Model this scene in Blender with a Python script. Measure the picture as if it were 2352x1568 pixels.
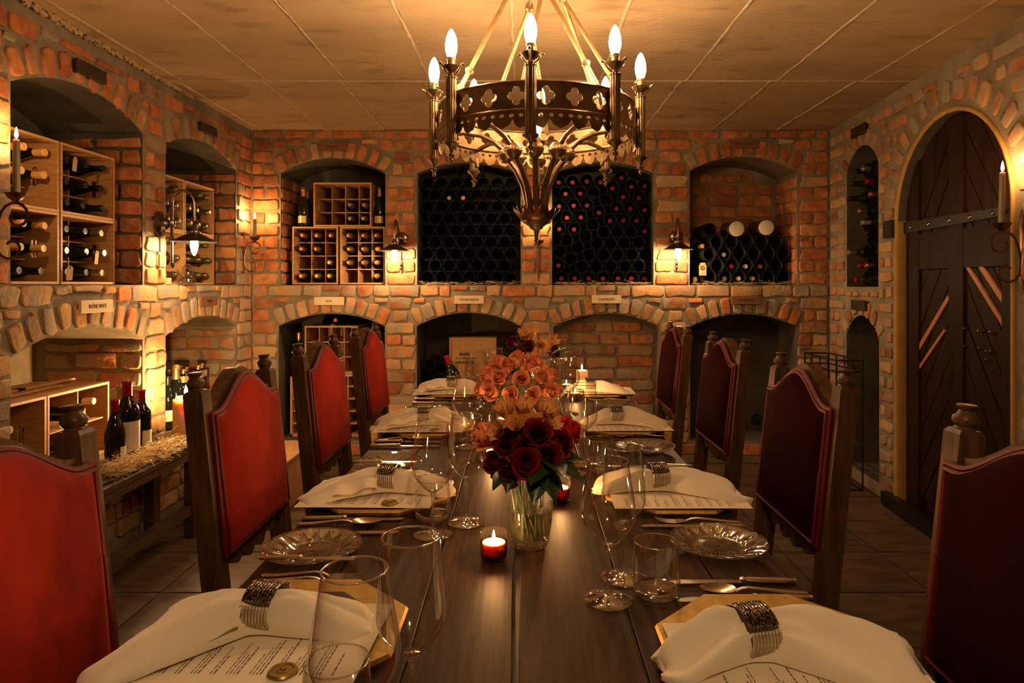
import bpy, math, random
from mathutils import Vector, Matrix, geometry
PI = math.pi
S = bpy.context.scene
for o in list(bpy.data.objects):
    bpy.data.objects.remove(o)
COL = S.collection

# ------------------------------------------------------------------ camera, world, light levels
F_PX, CX, CY, CAM_Z = 1536.0, 1204.0, 655.0, 1.26
cam_data = bpy.data.cameras.new('camera')
cam_data.sensor_fit = 'HORIZONTAL'
cam_data.sensor_width = 36.0
cam_data.lens = F_PX / 2352.0 * 36.0
cam_data.shift_x = -(CX - 1176.0) / 2352.0
cam_data.shift_y = -(784.0 - CY) / 2352.0
cam_data.clip_start = 0.05
cam = bpy.data.objects.new('camera', cam_data)
cam.location = (0, 0, CAM_Z)
cam.rotation_euler = (PI / 2, 0, 0)
COL.objects.link(cam)
S.camera = cam

world = bpy.data.worlds.new('world')
S.world = world
world.use_nodes = True
world.node_tree.nodes['Background'].inputs[0].default_value = (0.012, 0.007, 0.004, 1)
world.node_tree.nodes['Background'].inputs[1].default_value = 1.0

S.view_settings.view_transform = 'Standard'
S.view_settings.look = 'None'
S.view_settings.gamma = 1.0
S.view_settings.use_curve_mapping = False
S.view_settings.exposure = 0.12
LAMP_RGB = (1.0, 0.63, 0.32)
FLAME_RGB = (1.0, 0.56, 0.22)
BULB_S, SCONCE_S, FLAME_S = 200.0, 560.0, 1500.0

cy = S.cycles
cy.max_bounces = 10
cy.diffuse_bounces = 4
cy.glossy_bounces = 4
cy.transmission_bounces = 8
cy.transparent_max_bounces = 24
cy.caustics_reflective = False
cy.caustics_refractive = False
cy.sample_clamp_indirect = 2.5
cy.sample_clamp_direct = 0.0

# ------------------------------------------------------------------ mesh helpers
class MB:
    """collects polygons for ONE mesh object"""
    def __init__(self):
        self.v, self.f, self.M = [], [], Matrix.Identity(4)
    def add(self, vs, fs):
        b = len(self.v)
        self.v += [self.M @ Vector(p) for p in vs]
        self.f += [tuple(b + i for i in f) for f in fs]
        return self
    def box(self, c, s, rz=0.0, bev=0.0):
        x, y, z = s[0] / 2, s[1] / 2, s[2] / 2
        R = Matrix.Translation(Vector(c)) @ Matrix.Rotation(rz, 4, 'Z')
        if bev <= 0:
            vs = [R @ Vector((a * x, b * y, d * z)) for a in (-1, 1) for b in (-1, 1) for d in (-1, 1)]
            return self.add(vs, [(0, 1, 3, 2), (4, 6, 7, 5), (0, 4, 5, 1), (2, 3, 7, 6), (0, 2, 6, 4), (1, 5, 7, 3)])
        e = min(bev, x * .9, y * .9, z * .9)
        ring = lambda q, w: [(-w[0], -w[1], q), (w[0], -w[1], q), (w[0], w[1], q), (-w[0], w[1], q)]
        levels = [(-z, (x - e, y - e)), (-z + e, (x, y)), (z - e, (x, y)), (z, (x - e, y - e))]
        vs, fs = [], []
        for q, w in levels:
            vs += [R @ Vector(p) for p in ring(q, w)]
        for k in range(3):
            for i in range(4):
                j = (i + 1) % 4
                fs.append((k * 4 + i, k * 4 + j, k * 4 + 4 + j, k * 4 + 4 + i))
        fs += [(3, 2, 1, 0), (12, 13, 14, 15)]
        return self.add(vs, fs)
    def lathe(self, prof, n=24, c=(0, 0, 0), sx=1.0, sy=1.0, rib=0, amp=0.0, close=True):
        vs, fs = [], []
        m = len(prof)
        for r, z in prof:
            for i in range(n):
                a = 2 * PI * i / n
                rr = r * (1 + amp * math.cos(rib * a)) if rib else r
                vs.append((c[0] + rr * math.cos(a) * sx, c[1] + rr * math.sin(a) * sy, c[2] + z))
        for k in range(m - 1):
            for i in range(n):
                j = (i + 1) % n
                fs.append((k * n + i, k * n + j, (k + 1) * n + j, (k + 1) * n + i))
        if close:
            if prof[0][0] > 1e-6:
                fs.append(tuple(reversed(range(n))))
            if prof[-1][0] > 1e-6:
                fs.append(tuple((m - 1) * n + i for i in range(n)))
        return self.add(vs, fs)
    def tube(self, pts, r, n=8, closed=False, flat=None, cap=True):
        P = [Vector(p) for p in pts]
        m = len(P)
        rs = r if isinstance(r, (list, tuple)) else [r] * m
        vs, fs = [], []
        up = None
        for i in range(m):
            a = P[i - 1] if (i > 0 or closed) else P[i]
            b = P[(i + 1) % m] if (i < m - 1 or closed) else P[i]
            t = (b - a)
            t = t.normalized() if t.length > 1e-9 else Vector((0, 0, 1))
            if up is None:
                up = Vector((0, 0, 1)) if abs(t.z) < .9 else Vector((1, 0, 0))
                if flat is not None:
                    up = Vector(flat)
            s = t.cross(up)
            if s.length < 1e-6:
                s = t.orthogonal()
            s.normalize()
            w = s.cross(t).normalized()
            if flat is None:
                up = w
            for k in range(n):
                an = 2 * PI * k / n + (PI / n if n == 4 else 0)
                kk = rs[i] if not isinstance(rs[i], (tuple, list)) else None
                if kk is None:
                    vs.append(P[i] + s * (rs[i][0] * math.cos(an)) + w * (rs[i][1] * math.sin(an)))
                else:
                    vs.append(P[i] + s * (kk * math.cos(an)) + w * (kk * math.sin(an)))
        for i in range(m if closed else m - 1):
            i2 = (i + 1) % m
            for k in range(n):
                k2 = (k + 1) % n
                fs.append((i * n + k, i * n + k2, i2 * n + k2, i2 * n + k))
        if not closed and cap:
            fs.append(tuple(reversed(range(n))))
            fs.append(tuple((m - 1) * n + k for k in range(n)))
        return self.add(vs, fs)
    def grid(self, fn, nu, nv, wrap=False):
        vs = [fn(i / (nu if wrap else nu - 1), j / (nv - 1)) for j in range(nv) for i in range(nu)]
        fs = []
        for j in range(nv - 1):
            for i in range(nu if wrap else nu - 1):
                i2 = (i + 1) % nu
                fs.append((j * nu + i, j * nu + i2, (j + 1) * nu + i2, (j + 1) * nu + i))
        return self.add(vs, fs)
    def prism(self, outline, holes, place, d0, d1, extra=None, back=True):
        """2D outline with holes, thickness d0..d1; place(u, v, d) -> 3D point"""
        pts, tris = fill2d(outline, holes, extra)
        n = len(pts)
        vs = [place(p[0], p[1], d1) for p in pts]
        fs = [t for t in tris]
        if back:
            vs += [place(p[0], p[1], d0) for p in pts]
            fs += [tuple(reversed([n + i for i in t])) for t in tris]
        self.add(vs, fs)
        for loop in [outline] + list(holes):
            m = len(loop)
            vs = [place(p[0], p[1], d1) for p in loop] + [place(p[0], p[1], d0) for p in loop]
            self.add(vs, [(i, (i + 1) % m, m + (i + 1) % m, m + i) for i in range(m)])
        return self
    def mesh(self, name, mat=None, smooth=False):
        me = bpy.data.meshes.new(name)
        me.from_pydata([tuple(v) for v in self.v], [], self.f)
        me.validate(verbose=False)
        if mat:
            me.materials.append(mat)
        fix_normals(me)
        if smooth:
            me.polygons.foreach_set('use_smooth', [True] * len(me.polygons))
            if smooth != 'all':
                me.set_sharp_from_angle(angle=math.radians(38))
        me.update()
        return me

def fix_normals(me):
    import bmesh
    bm = bmesh.new()
    bm.from_mesh(me)
    bmesh.ops.remove_doubles(bm, verts=bm.verts, dist=1e-6)
    bmesh.ops.recalc_face_normals(bm, faces=bm.faces)
    bm.to_mesh(me)
    bm.free()

def inside(p, loop):
    x, y = p[0], p[1]
    c = False
    j = len(loop) - 1
    for i in range(len(loop)):
        xi, yi = loop[i][0], loop[i][1]
        xj, yj = loop[j][0], loop[j][1]
        if (yi > y) != (yj > y) and x < (xj - xi) * (y - yi) / (yj - yi) + xi:
            c = not c
        j = i
    return c

def fill2d(outline, holes, extra=None):
    V, E = [], []
    for loop in [outline] + list(holes):
        b = len(V)
        V += [Vector((p[0], p[1])) for p in loop]
        E += [(b + i, b + (i + 1) % len(loop)) for i in range(len(loop))]
    for p in (extra or []):
        if inside(p, outline) and not any(inside(p, h) for h in holes):
            V.append(Vector((p[0], p[1])))
    r = geometry.delaunay_2d_cdt(V, E, [], 0, 1e-6)
    pts = [(p.x, p.y) for p in r[0]]
    out = []
    for t in r[2]:
        c = (sum(pts[i][0] for i in t) / len(t), sum(pts[i][1] for i in t) / len(t))
        if inside(c, outline) and not any(inside(c, h) for h in holes):
            out.append(tuple(t))
    return pts, out

def clip_poly(poly, conv):
    out = list(poly)
    m = len(conv)
    for i in range(m):
        a, b = conv[i], conv[(i + 1) % m]
        side = lambda p: (b[0] - a[0]) * (p[1] - a[1]) - (b[1] - a[1]) * (p[0] - a[0])
        src, out = out, []
        for k in range(len(src)):
            p, q = src[k], src[(k + 1) % len(src)]
            sp, sq = side(p), side(q)
            if sp >= 0:
                out.append(p)
            if sp * sq < 0:
                t = sp / (sp - sq)
                out.append((p[0] + (q[0] - p[0]) * t, p[1] + (q[1] - p[1]) * t))
        if len(out) < 3:
            return []
    return out

def put(name, me, parent=None, loc=None, rot=None, M=None):
    o = bpy.data.objects.new(name, me)
    COL.objects.link(o)
    if parent is not None:
        o.parent = parent
    if M is not None:
        o.matrix_local = M
    else:
        if loc is not None:
            o.location = loc
        if rot is not None:
            o.rotation_euler = rot
    return o

def part(name, mb, mat, parent, smooth=True, **kw):
    return put(name, mb.mesh(name, mat, smooth), parent, **kw)

def tag(o, label, cat, group=None, kind=None):
    o['label'] = label
    o['category'] = cat
    if group:
        o['group'] = group
    if kind:
        o['kind'] = kind
    return o

def thing(name, label, cat, loc=(0, 0, 0), rot=(0, 0, 0), group=None):
    o = bpy.data.objects.new(name, None)
    o.empty_display_size = 0.05
    COL.objects.link(o)
    o.location = loc
    o.rotation_euler = rot
    return tag(o, label, cat, group)

def dup(root, label, loc=None, rot=None, scale=None, group=None):
    r = root.copy()
    COL.objects.link(r)
    if loc is not None:
        r.location = loc
    if rot is not None:
        r.rotation_euler = rot
    if scale is not None:
        r.scale = scale
    r['label'] = label
    if group:
        r['group'] = group
    for ch in list(root.children):
        c = ch.copy()
        COL.objects.link(c)
        c.parent = r
        for g in list(ch.children):
            d = g.copy()
            COL.objects.link(d)
            d.parent = c
    return r

def struct(name, mb, mat, smooth=False):
    o = put(name, mb.mesh(name, mat, smooth))
    o['kind'] = 'structure'
    return o

def text_mesh(body, size, mat, name='lettering', shear=0.0, ext=0.0004, sx=1.0, space=1.0, bold=0.0):
    cu = bpy.data.curves.new(name, 'FONT')
    cu.body = body
    cu.size = size
    cu.align_x = 'CENTER'
    cu.align_y = 'CENTER'
    cu.extrude = ext
    cu.offset = bold
    cu.shear = shear
    cu.resolution_u = 2
    cu.space_character = space
    ob = bpy.data.objects.new(name, cu)
    COL.objects.link(ob)
    dg = bpy.context.evaluated_depsgraph_get()
    me = bpy.data.meshes.new_from_object(ob.evaluated_get(dg))
    bpy.data.objects.remove(ob)
    bpy.data.curves.remove(cu)
    me.name = name
    if sx != 1.0:
        me.transform(Matrix.Diagonal((sx, 1, 1, 1)))
    me.materials.clear()
    me.materials.append(mat)
    return me

def px(x, y, Y):
    """point on the vertical plane at depth Y that projects to pixel (x, y)"""
    return Vector(((x - CX) * Y / F_PX, Y, CAM_Z - (y - CY) * Y / F_PX))

def on_table(x, y, h=0.5):
    Y = h * F_PX / (y - CY)
    return (x - CX) * Y / F_PX, Y

ORD = ['first', 'second', 'third', 'fourth', 'fifth', 'sixth', 'seventh', 'eighth', 'ninth', 'tenth', 'eleventh', 'twelfth', 'thirteenth', 'fourteenth', 'fifteenth', 'sixteenth']

# ------------------------------------------------------------------ materials
def new_mat(name):
    m = bpy.data.materials.new(name)
    m.use_nodes = True
    nt = m.node_tree
    return m, nt, nt.nodes['Principled BSDF']

def set_in(b, **kw):
    names = dict(base='Base Color', rough='Roughness', metal='Metallic', spec='Specular IOR Level', sheen='Sheen Weight',
                 sheen_rough='Sheen Roughness', sheen_tint='Sheen Tint', coat='Coat Weight', coat_rough='Coat Roughness',
                 trans='Transmission Weight', ior='IOR', sss='Subsurface Weight', emit='Emission Color', emit_s='Emission Strength')
    for k, v in kw.items():
        s = b.inputs[names[k]]
        s.default_value = (*v, 1) if isinstance(v, tuple) and len(v) == 3 else v

def noisy(name, c1, c2, scale=8.0, stretch=(1, 1, 1), rough=0.6, bump=0.0, bump_scale=None, coords='Object', detail=4.0,
          pos=(0.35, 0.68), rnd=None, c3=None, c3_scale=3.0, c3_pos=(0.55, 0.7), rough_var=0.0, bump_dist=0.01, **kw):
    m, nt, b = new_mat(name)
    N, L = nt.nodes, nt.links
    if coords == 'World':
        src = N.new('ShaderNodeNewGeometry').outputs['Position']
    else:
        src = N.new('ShaderNodeTexCoord').outputs[coords]
    mp = N.new('ShaderNodeMapping')
    mp.inputs['Scale'].default_value = stretch
    L.new(src, mp.inputs['Vector'])
    vec = mp.outputs['Vector']
    if rnd is not None:
        oi = N.new('ShaderNodeObjectInfo')
        ad = N.new('ShaderNodeVectorMath')
        ad.operation = 'MULTIPLY_ADD'
        L.new(oi.outputs['Random'], ad.inputs[0])
        ad.inputs[1].default_value = (37, 53, 71)
        L.new(vec, ad.inputs[2])
        vec = ad.outputs[0]
    tx = N.new('ShaderNodeTexNoise')
    tx.inputs['Scale'].default_value = scale
    tx.inputs['Detail'].default_value = detail
    tx.inputs['Roughness'].default_value = 0.6
    L.new(vec, tx.inputs['Vector'])
    cr = N.new('ShaderNodeValToRGB')
    cr.color_ramp.elements[0].position, cr.color_ramp.elements[1].position = pos
    cr.color_ramp.elements[0].color = (*c1, 1)
    cr.color_ramp.elements[1].color = (*c2, 1)
    L.new(tx.outputs['Fac'], cr.inputs['Fac'])
    col = cr.outputs['Color']
    if rnd:
        rr = N.new('ShaderNodeValToRGB')
        els = rr.color_ramp.elements
        for i, c in enumerate(rnd):
            p = i / (len(rnd) - 1)
            if i < 2:
                e = els[i]
                e.position = p
            else:
                e = els.new(p)
            e.color = (*c, 1)
        # keep stops ordered
        L.new(oi.outputs['Random'], rr.inputs['Fac'])
        mx = N.new('ShaderNodeMix')
        mx.data_type = 'RGBA'
        mx.blend_type = 'MULTIPLY'
        mx.inputs[0].default_value = 1.0
        L.new(col, mx.inputs[6])
        L.new(rr.outputs['Color'], mx.inputs[7])
        col = mx.outputs[2]
    if c3 is not None:
        t3 = N.new('ShaderNodeTexNoise')
        t3.inputs['Scale'].default_value = c3_scale
        t3.inputs['Detail'].default_value = 6
        L.new(vec, t3.inputs['Vector'])
        r3 = N.new('ShaderNodeMapRange')
        r3.inputs['From Min'].default_value, r3.inputs['From Max'].default_value = c3_pos
        L.new(t3.outputs['Fac'], r3.inputs['Value'])
        mx = N.new('ShaderNodeMix')
        mx.data_type = 'RGBA'
        L.new(r3.outputs['Result'], mx.inputs[0])
        L.new(col, mx.inputs[6])
        mx.inputs[7].default_value = (*c3, 1)
        col = mx.outputs[2]
    L.new(col, b.inputs['Base Color'])
    set_in(b, rough=rough, **kw)
    if rough_var:
        mr = N.new('ShaderNodeMapRange')
        mr.inputs['To Min'].default_value, mr.inputs['To Max'].default_value = rough - rough_var, rough + rough_var
        L.new(tx.outputs['Fac'], mr.inputs['Value'])
        L.new(mr.outputs['Result'], b.inputs['Roughness'])
    if bump:
        bt = tx
        if bump_scale:
            bt = N.new('ShaderNodeTexNoise')
            bt.inputs['Scale'].default_value = bump_scale
            bt.inputs['Detail'].default_value = 5
            L.new(vec, bt.inputs['Vector'])
        bp = N.new('ShaderNodeBump')
        bp.inputs['Strength'].default_value = bump
        bp.inputs['Distance'].default_value = bump_dist
        L.new(bt.outputs['Fac'], bp.inputs['Height'])
        L.new(bp.outputs['Normal'], b.inputs['Normal'])
    return m

def plain(name, base, rough=0.5, metal=0.0, **kw):
    m, nt, b = new_mat(name)
    set_in(b, base=base, rough=rough, metal=metal, **kw)
    return m

def emitter(name, rgb, s):
    m, nt, b = new_mat(name)
    e = nt.nodes.new('ShaderNodeEmission')
    e.inputs[0].default_value = (*rgb, 1)
    e.inputs[1].default_value = s
    nt.links.new(e.outputs[0], nt.nodes['Material Output'].inputs[0])
    return m

def thin_glass(name, tint=(1, 1, 1), ior=1.5, refr=0.0, rough=0.0, gloss=(1, 1, 1), floor=0.0, cap=1.0, frost=0.0):
    """clear wall of glass: see-through with a fresnel mirror; refr adds a share of true refraction for thick pieces"""
    m, nt, b = new_mat(name)
    N, L = nt.nodes, nt.links
    N.remove(b)
    tr = N.new('ShaderNodeBsdfTransparent')
    tr.inputs[0].default_value = (*tint, 1)
    base = tr.outputs[0]
    if refr > 0:
        rf = N.new('ShaderNodeBsdfRefraction')
        rf.inputs['Color'].default_value = (*tint, 1)
        rf.inputs['IOR'].default_value = ior
        rf.inputs['Roughness'].default_value = rough
        mx = N.new('ShaderNodeMixShader')
        mx.inputs[0].default_value = refr
        L.new(base, mx.inputs[1])
        L.new(rf.outputs[0], mx.inputs[2])
        base = mx.outputs[0]
    if frost:
        tl = N.new('ShaderNodeBsdfTranslucent')
        tl.inputs[0].default_value = (0.9, 0.85, 0.75, 1)
        mx = N.new('ShaderNodeMixShader')
        mx.inputs[0].default_value = frost
        L.new(base, mx.inputs[1])
        L.new(tl.outputs[0], mx.inputs[2])
        base = mx.outputs[0]
    gl = N.new('ShaderNodeBsdfGlossy')
    gl.inputs['Color'].default_value = (*gloss, 1)
    gl.inputs['Roughness'].default_value = max(rough, 0.015)
    lw = N.new('ShaderNodeLayerWeight')
    lw.inputs[0].default_value = 0.5
    pw = N.new('ShaderNodeMath')
    pw.operation = 'POWER'
    L.new(lw.outputs['Facing'], pw.inputs[0])
    pw.inputs[1].default_value = 1.9
    ma = N.new('ShaderNodeMath')
    ma.operation = 'MULTIPLY_ADD'
    L.new(pw.outputs[0], ma.inputs[0])
    f0 = ((ior - 1) / (ior + 1)) ** 2
    ma.inputs[1].default_value = 1 - f0
    ma.inputs[2].default_value = f0
    fac = ma.outputs[0]
    if floor:
        ad = N.new('ShaderNodeMath')
        ad.operation = 'ADD'
        ad.use_clamp = True
        L.new(fac, ad.inputs[0])
        ad.inputs[1].default_value = floor
        fac = ad.outputs[0]
    if cap < 1:
        mn = N.new('ShaderNodeMath')
        mn.operation = 'MINIMUM'
        L.new(fac, mn.inputs[0])
        mn.inputs[1].default_value = cap
        fac = mn.outputs[0]
    mx = N.new('ShaderNodeMixShader')
    L.new(fac, mx.inputs[0])
    L.new(base, mx.inputs[1])
    L.new(gl.outputs[0], mx.inputs[2])
    L.new(mx.outputs[0], N['Material Output'].inputs[0])
    return m

MT = {}
MT['concrete'] = noisy('concrete', (0.33, 0.215, 0.11), (0.50, 0.345, 0.19), 1.3, (1, 2.2, 1), 0.85, 0.35, 26, 'World', 8, (0.3, 0.75),
                       c3=(0.23, 0.14, 0.07), c3_scale=4.5, c3_pos=(0.56, 0.78))
MT['seam'] = noisy('seam_mortar', (0.42, 0.31, 0.19), (0.56, 0.43, 0.28), 30, rough=0.9, bump=0.5, coords='World')
MT['mortar'] = noisy('mortar', (0.155, 0.12, 0.074), (0.28, 0.218, 0.138), 5, rough=0.92, bump=0.6, bump_scale=38, coords='World', bump_dist=0.006)
MT['plaster'] = noisy('shaded_recess_plaster', (0.055, 0.045, 0.031), (0.11, 0.088, 0.06), 4, rough=0.92, bump=0.5, bump_scale=25, coords='World')  # shade inside the recesses is put into this darker colour
RED = [(0.50, 0.28, 0.19), (0.88, 0.54, 0.36), (1.0, 0.70, 0.46), (0.62, 0.33, 0.22), (0.98, 0.62, 0.39), (0.78, 0.45, 0.29), (1.0, 0.78, 0.54), (0.46, 0.30, 0.22)]
MT['brick'] = noisy('old_red_brick', (0.36, 0.175, 0.085), (0.64, 0.37, 0.19), 16, rough=0.9, bump=0.6, bump_scale=55, coords='World',
                    rnd=RED, c3=(0.23, 0.165, 0.10), c3_scale=7, c3_pos=(0.57, 0.74), bump_dist=0.008)
WASH = [(0.80, 0.64, 0.46), (1.0, 0.86, 0.66), (0.92, 0.64, 0.44), (1.0, 0.90, 0.72), (0.70, 0.54, 0.40), (0.96, 0.78, 0.56)]
MT['brick_wash'] = noisy('lime_washed_brick', (0.44, 0.28, 0.155), (0.62, 0.45, 0.28), 13, rough=0.92, bump=0.65, bump_scale=42, coords='World',
                         rnd=WASH, c3=(0.29, 0.23, 0.15), c3_scale=6.5, c3_pos=(0.47, 0.64), bump_dist=0.009)
MT['brick_smear'] = noisy('mortar_smeared_brick', (0.33, 0.19, 0.10), (0.58, 0.37, 0.20), 14, rough=0.92, bump=0.65, bump_scale=42, coords='World',
                          rnd=RED, c3=(0.29, 0.225, 0.145), c3_scale=5.5, c3_pos=(0.42, 0.58), bump_dist=0.009)
MT['tile'] = noisy('slate_tile', (0.065, 0.038, 0.021), (0.15, 0.092, 0.052), 3.2, (2.2, 6, 1), 0.55, 0.4, None, 'Object', 6, rnd=[(0.8, 0.8, 0.8), (1, 1, 1), (0.9, 0.86, 0.8)])
MT['grout'] = plain('floor_grout', (0.05, 0.035, 0.022), 0.95)
MT['table'] = noisy('dark_oak', (0.030, 0.0125, 0.005), (0.078, 0.036, 0.0155), 6, (14, 0.9, 4), 0.50, 0.35, None, 'Object', 8, spec=0.06, rnd=[(0.85, 0.85, 0.85), (1, 1, 1)], bump_dist=0.002)
MT['chair_wood'] = noisy('chair_oak', (0.046, 0.019, 0.007), (0.12, 0.054, 0.021), 10, (6, 6, 0.8), 0.38, 0.2, None, 'Object', 6, spec=0.22, bump_dist=0.002)
MT['dark_wood'] = noisy('dark_stained_wood', (0.045, 0.024, 0.012), (0.10, 0.055, 0.028), 8, (1, 8, 8), 0.45, 0.2, None, 'Object', 5, bump_dist=0.002)
MT['door_wood'] = noisy('door_wood', (0.014, 0.005, 0.003), (0.030, 0.0105, 0.0055), 5, (5, 5, 0.7), 0.55, 0.2, None, 'Object', 5, spec=0.12, bump_dist=0.002)
MT['door_batten'] = noisy('door_batten_wood', (0.34, 0.13, 0.045), (0.46, 0.19, 0.07), 14, (4, 4, 4), 0.5, 0.1)
MT['pine'] = noisy('pine_crate', (0.38, 0.185, 0.062), (0.52, 0.29, 0.115), 5, (2, 2, 18), 0.55, 0.12, None, 'Object', 4, rnd=[(0.9, 0.86, 0.8), (1, 1, 1)], bump_dist=0.002)
MT['pine_h'] = noisy('pine_board', (0.40, 0.20, 0.07), (0.54, 0.31, 0.13), 5, (18, 2, 2), 0.55, 0.12, None, 'Object', 4, bump_dist=0.002)
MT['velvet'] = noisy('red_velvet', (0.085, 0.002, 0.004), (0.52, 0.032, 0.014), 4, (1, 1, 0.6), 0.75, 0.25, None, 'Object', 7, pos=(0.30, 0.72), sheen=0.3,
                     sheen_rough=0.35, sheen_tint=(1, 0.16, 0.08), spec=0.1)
MT['velvet_shaded'] = noisy('shaded_red_velvet', (0.012, 0.0005, 0.0009), (0.022, 0.0009, 0.0015), 5, (1, 1, 0.7), 0.8, 0.1, None, 'Object', 6, sheen=0.05,
                          sheen_rough=0.25, sheen_tint=(1, 0.03, 0.06), spec=0.03)  # same red velvet, with the shade on the door-side chairs put into its colour
MT['piping'] = plain('velvet_piping', (0.11, 0.003, 0.005), 0.5, sheen=0.35, sheen_rough=0.3, sheen_tint=(1, 0.05, 0.06))
MT['gold_paint'] = noisy('ochre_paint', (0.38, 0.19, 0.035), (0.48, 0.26, 0.055), 9, rough=0.7, coords='World')
MT['iron'] = noisy('black_iron', (0.016, 0.013, 0.011), (0.035, 0.028, 0.022), 30, rough=0.45, metal=0.6)
MT['bronze'] = noisy('aged_bronze', (0.20, 0.12, 0.055), (0.34, 0.225, 0.11), 18, rough=0.36, metal=0.85, bump=0.08)
MT['brass'] = noisy('pale_brass', (0.48, 0.33, 0.16), (0.62, 0.45, 0.23), 24, rough=0.4, metal=0.8)
MT['nickel'] = plain('dark_nickel', (0.22, 0.17, 0.12), 0.22, 1.0)
MT['shade'] = plain('shade_metal', (0.10, 0.08, 0.06), 0.4, 0.9)
MT['copper'] = plain('copper', (0.24, 0.13, 0.075), 0.32, 1.0)
MT['bulb'] = emitter('bulb_glow', LAMP_RGB, BULB_S)
MT['sconce_bulb'] = emitter('sconce_bulb_glow', LAMP_RGB, SCONCE_S)
MT['flame'] = emitter('candle_flame', FLAME_RGB, FLAME_S)
MT['votive_flame'] = emitter('votive_flame', FLAME_RGB, 2300.0)
MT['dim_bulb'] = emitter('dim_bulb_glow', LAMP_RGB, 80.0)
MT['pendant_bulb'] = emitter('pendant_bulb_glow', LAMP_RGB, 640.0)
MT['pillar_flame'] = emitter('pillar_flame', FLAME_RGB, 4500.0)
MT['bottle'] = plain('black_bottle_glass', (0.006, 0.008, 0.005), 0.06, coat=0.3)
MT['bottle_green'] = plain('green_bottle_glass', (0.012, 0.022, 0.008), 0.06)
MT['label'] = noisy('bottle_label', (0.55, 0.48, 0.36), (0.68, 0.60, 0.46), 20, rough=0.7)
MT['label_gold'] = plain('gold_label', (0.55, 0.38, 0.18), 0.4, 0.4)
for k, c, r, me in (('cap_red', (0.30, 0.006, 0.012), 0.28, 0.35), ('cap_gold', (0.55, 0.33, 0.12), 0.3, 0.8), ('cap_black', (0.012, 0.011, 0.01), 0.35, 0.2),
                    ('cap_silver', (0.38, 0.33, 0.26), 0.3, 0.8), ('cap_cream', (0.55, 0.45, 0.28), 0.4, 0.0), ('cap_copper', (0.60, 0.27, 0.13), 0.25, 0.85),
                    ('cap_yellow', (0.62, 0.34, 0.09), 0.45, 0.0), ('cap_green', (0.16, 0.13, 0.06), 0.3, 0.7)):
    MT[k] = plain(k, c, r, me)
MT['pipe'] = noisy('dark_clay_pipe', (0.011, 0.010, 0.009), (0.022, 0.020, 0.017), 20, rough=0.4)
MT['tube_end'] = plain('cream_tube_end', (0.62, 0.55, 0.40), 0.4)
MT['straw'] = noisy('straw', (0.42, 0.26, 0.10), (0.62, 0.42, 0.18), 40, rough=0.7)
MT['woodwool'] = noisy('wood_wool', (0.60, 0.42, 0.19), (0.78, 0.58, 0.30), 40, rough=0.7)
MT['sign_pale'] = noisy('pale_sign_wood', (0.60, 0.45, 0.26), (0.68, 0.52, 0.31), 12, (1, 1, 9), rough=0.5)
MT['sign_dark'] = noisy('brown_sign_wood', (0.15, 0.058, 0.026), (0.21, 0.085, 0.04), 12, (1, 1, 9), rough=0.5)
MT['sign_black'] = noisy('blackened_sign', (0.022, 0.013, 0.009), (0.035, 0.02, 0.014), 12, rough=0.5)
MT['ink'] = plain('sign_ink', (0.03, 0.015, 0.01), 0.6)
MT['ink_grey'] = plain('menu_ink', (0.16, 0.12, 0.09), 0.8)
MT['paper'] = noisy('menu_paper', (0.72, 0.62, 0.47), (0.80, 0.70, 0.55), 6, rough=0.75)
MT['linen'] = noisy('white_linen', (0.74, 0.64, 0.49), (0.84, 0.74, 0.58), 3, rough=0.85, bump=0.12, bump_scale=260, bump_dist=0.001, sheen=0.2, rnd=[(0.95, 0.95, 0.95), (1, 1, 1)])
MT['gold'] = noisy('gold_leaf', (0.44, 0.25, 0.04), (0.60, 0.38, 0.08), 30, rough=0.42, metal=0.55, bump=0.15)
MT['charger'] = plain('black_lacquer', (0.018, 0.012, 0.009), 0.3)
MT['seal'] = noisy('gold_wax_seal', (0.26, 0.17, 0.04), (0.40, 0.27, 0.08), 40, rough=0.38, metal=0.6)
MT['silver'] = plain('silver_cutlery', (0.80, 0.68, 0.52), 0.24, 1.0)
MT['bead'] = noisy('pale_beads', (0.45, 0.36, 0.24), (0.62, 0.52, 0.37), 60, rough=0.3, metal=0.4)
MT['rhine'] = noisy('dark_rhinestones', (0.05, 0.04, 0.03), (0.50, 0.42, 0.32), 330, rough=0.12, metal=0.9, detail=1, pos=(0.45, 0.6))
MT['glass'] = thin_glass('stemware_glass', (0.985, 0.98, 0.97), 1.5, cap=0.8, floor=0.02, rough=0.04)
MT['glass_thick'] = thin_glass('thick_glass', (0.98, 0.97, 0.95), 1.5, refr=0.3, rough=0.03, floor=0.12, cap=0.6)
MT['crystal'] = thin_glass('cut_crystal', (0.93, 0.91, 0.87), 1.6, refr=0.18, floor=0.03, cap=0.5)
MT['crystal_cut'] = thin_glass('crystal_facets', (0.95, 0.93, 0.90), 1.6, floor=0.42, cap=0.9, rough=0.12)
MT['vase'] = thin_glass('vase_glass', (0.97, 0.96, 0.93), 1.5, refr=0.0, floor=0.02, cap=0.6, frost=0.06)
MT['vase_mist'] = thin_glass('misted_vase_glass', (0.97, 0.95, 0.90), 1.5, floor=0.02, cap=0.5, frost=0.5)
MT['water'] = thin_glass('water', (0.93, 0.91, 0.82), 1.33, refr=0.35)
MT['votive_clear'] = thin_glass('ribbed_clear_glass', (0.95, 0.80, 0.66), 1.5, floor=0.05, cap=0.6)
MT['votive'] = thin_glass('red_votive_glass', (0.22, 0.03, 0.018), 1.5, floor=0.03, cap=0.6)
MT['wax'] = plain('candle_wax', (0.80, 0.62, 0.40), 0.5, sss=0.35)
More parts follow.
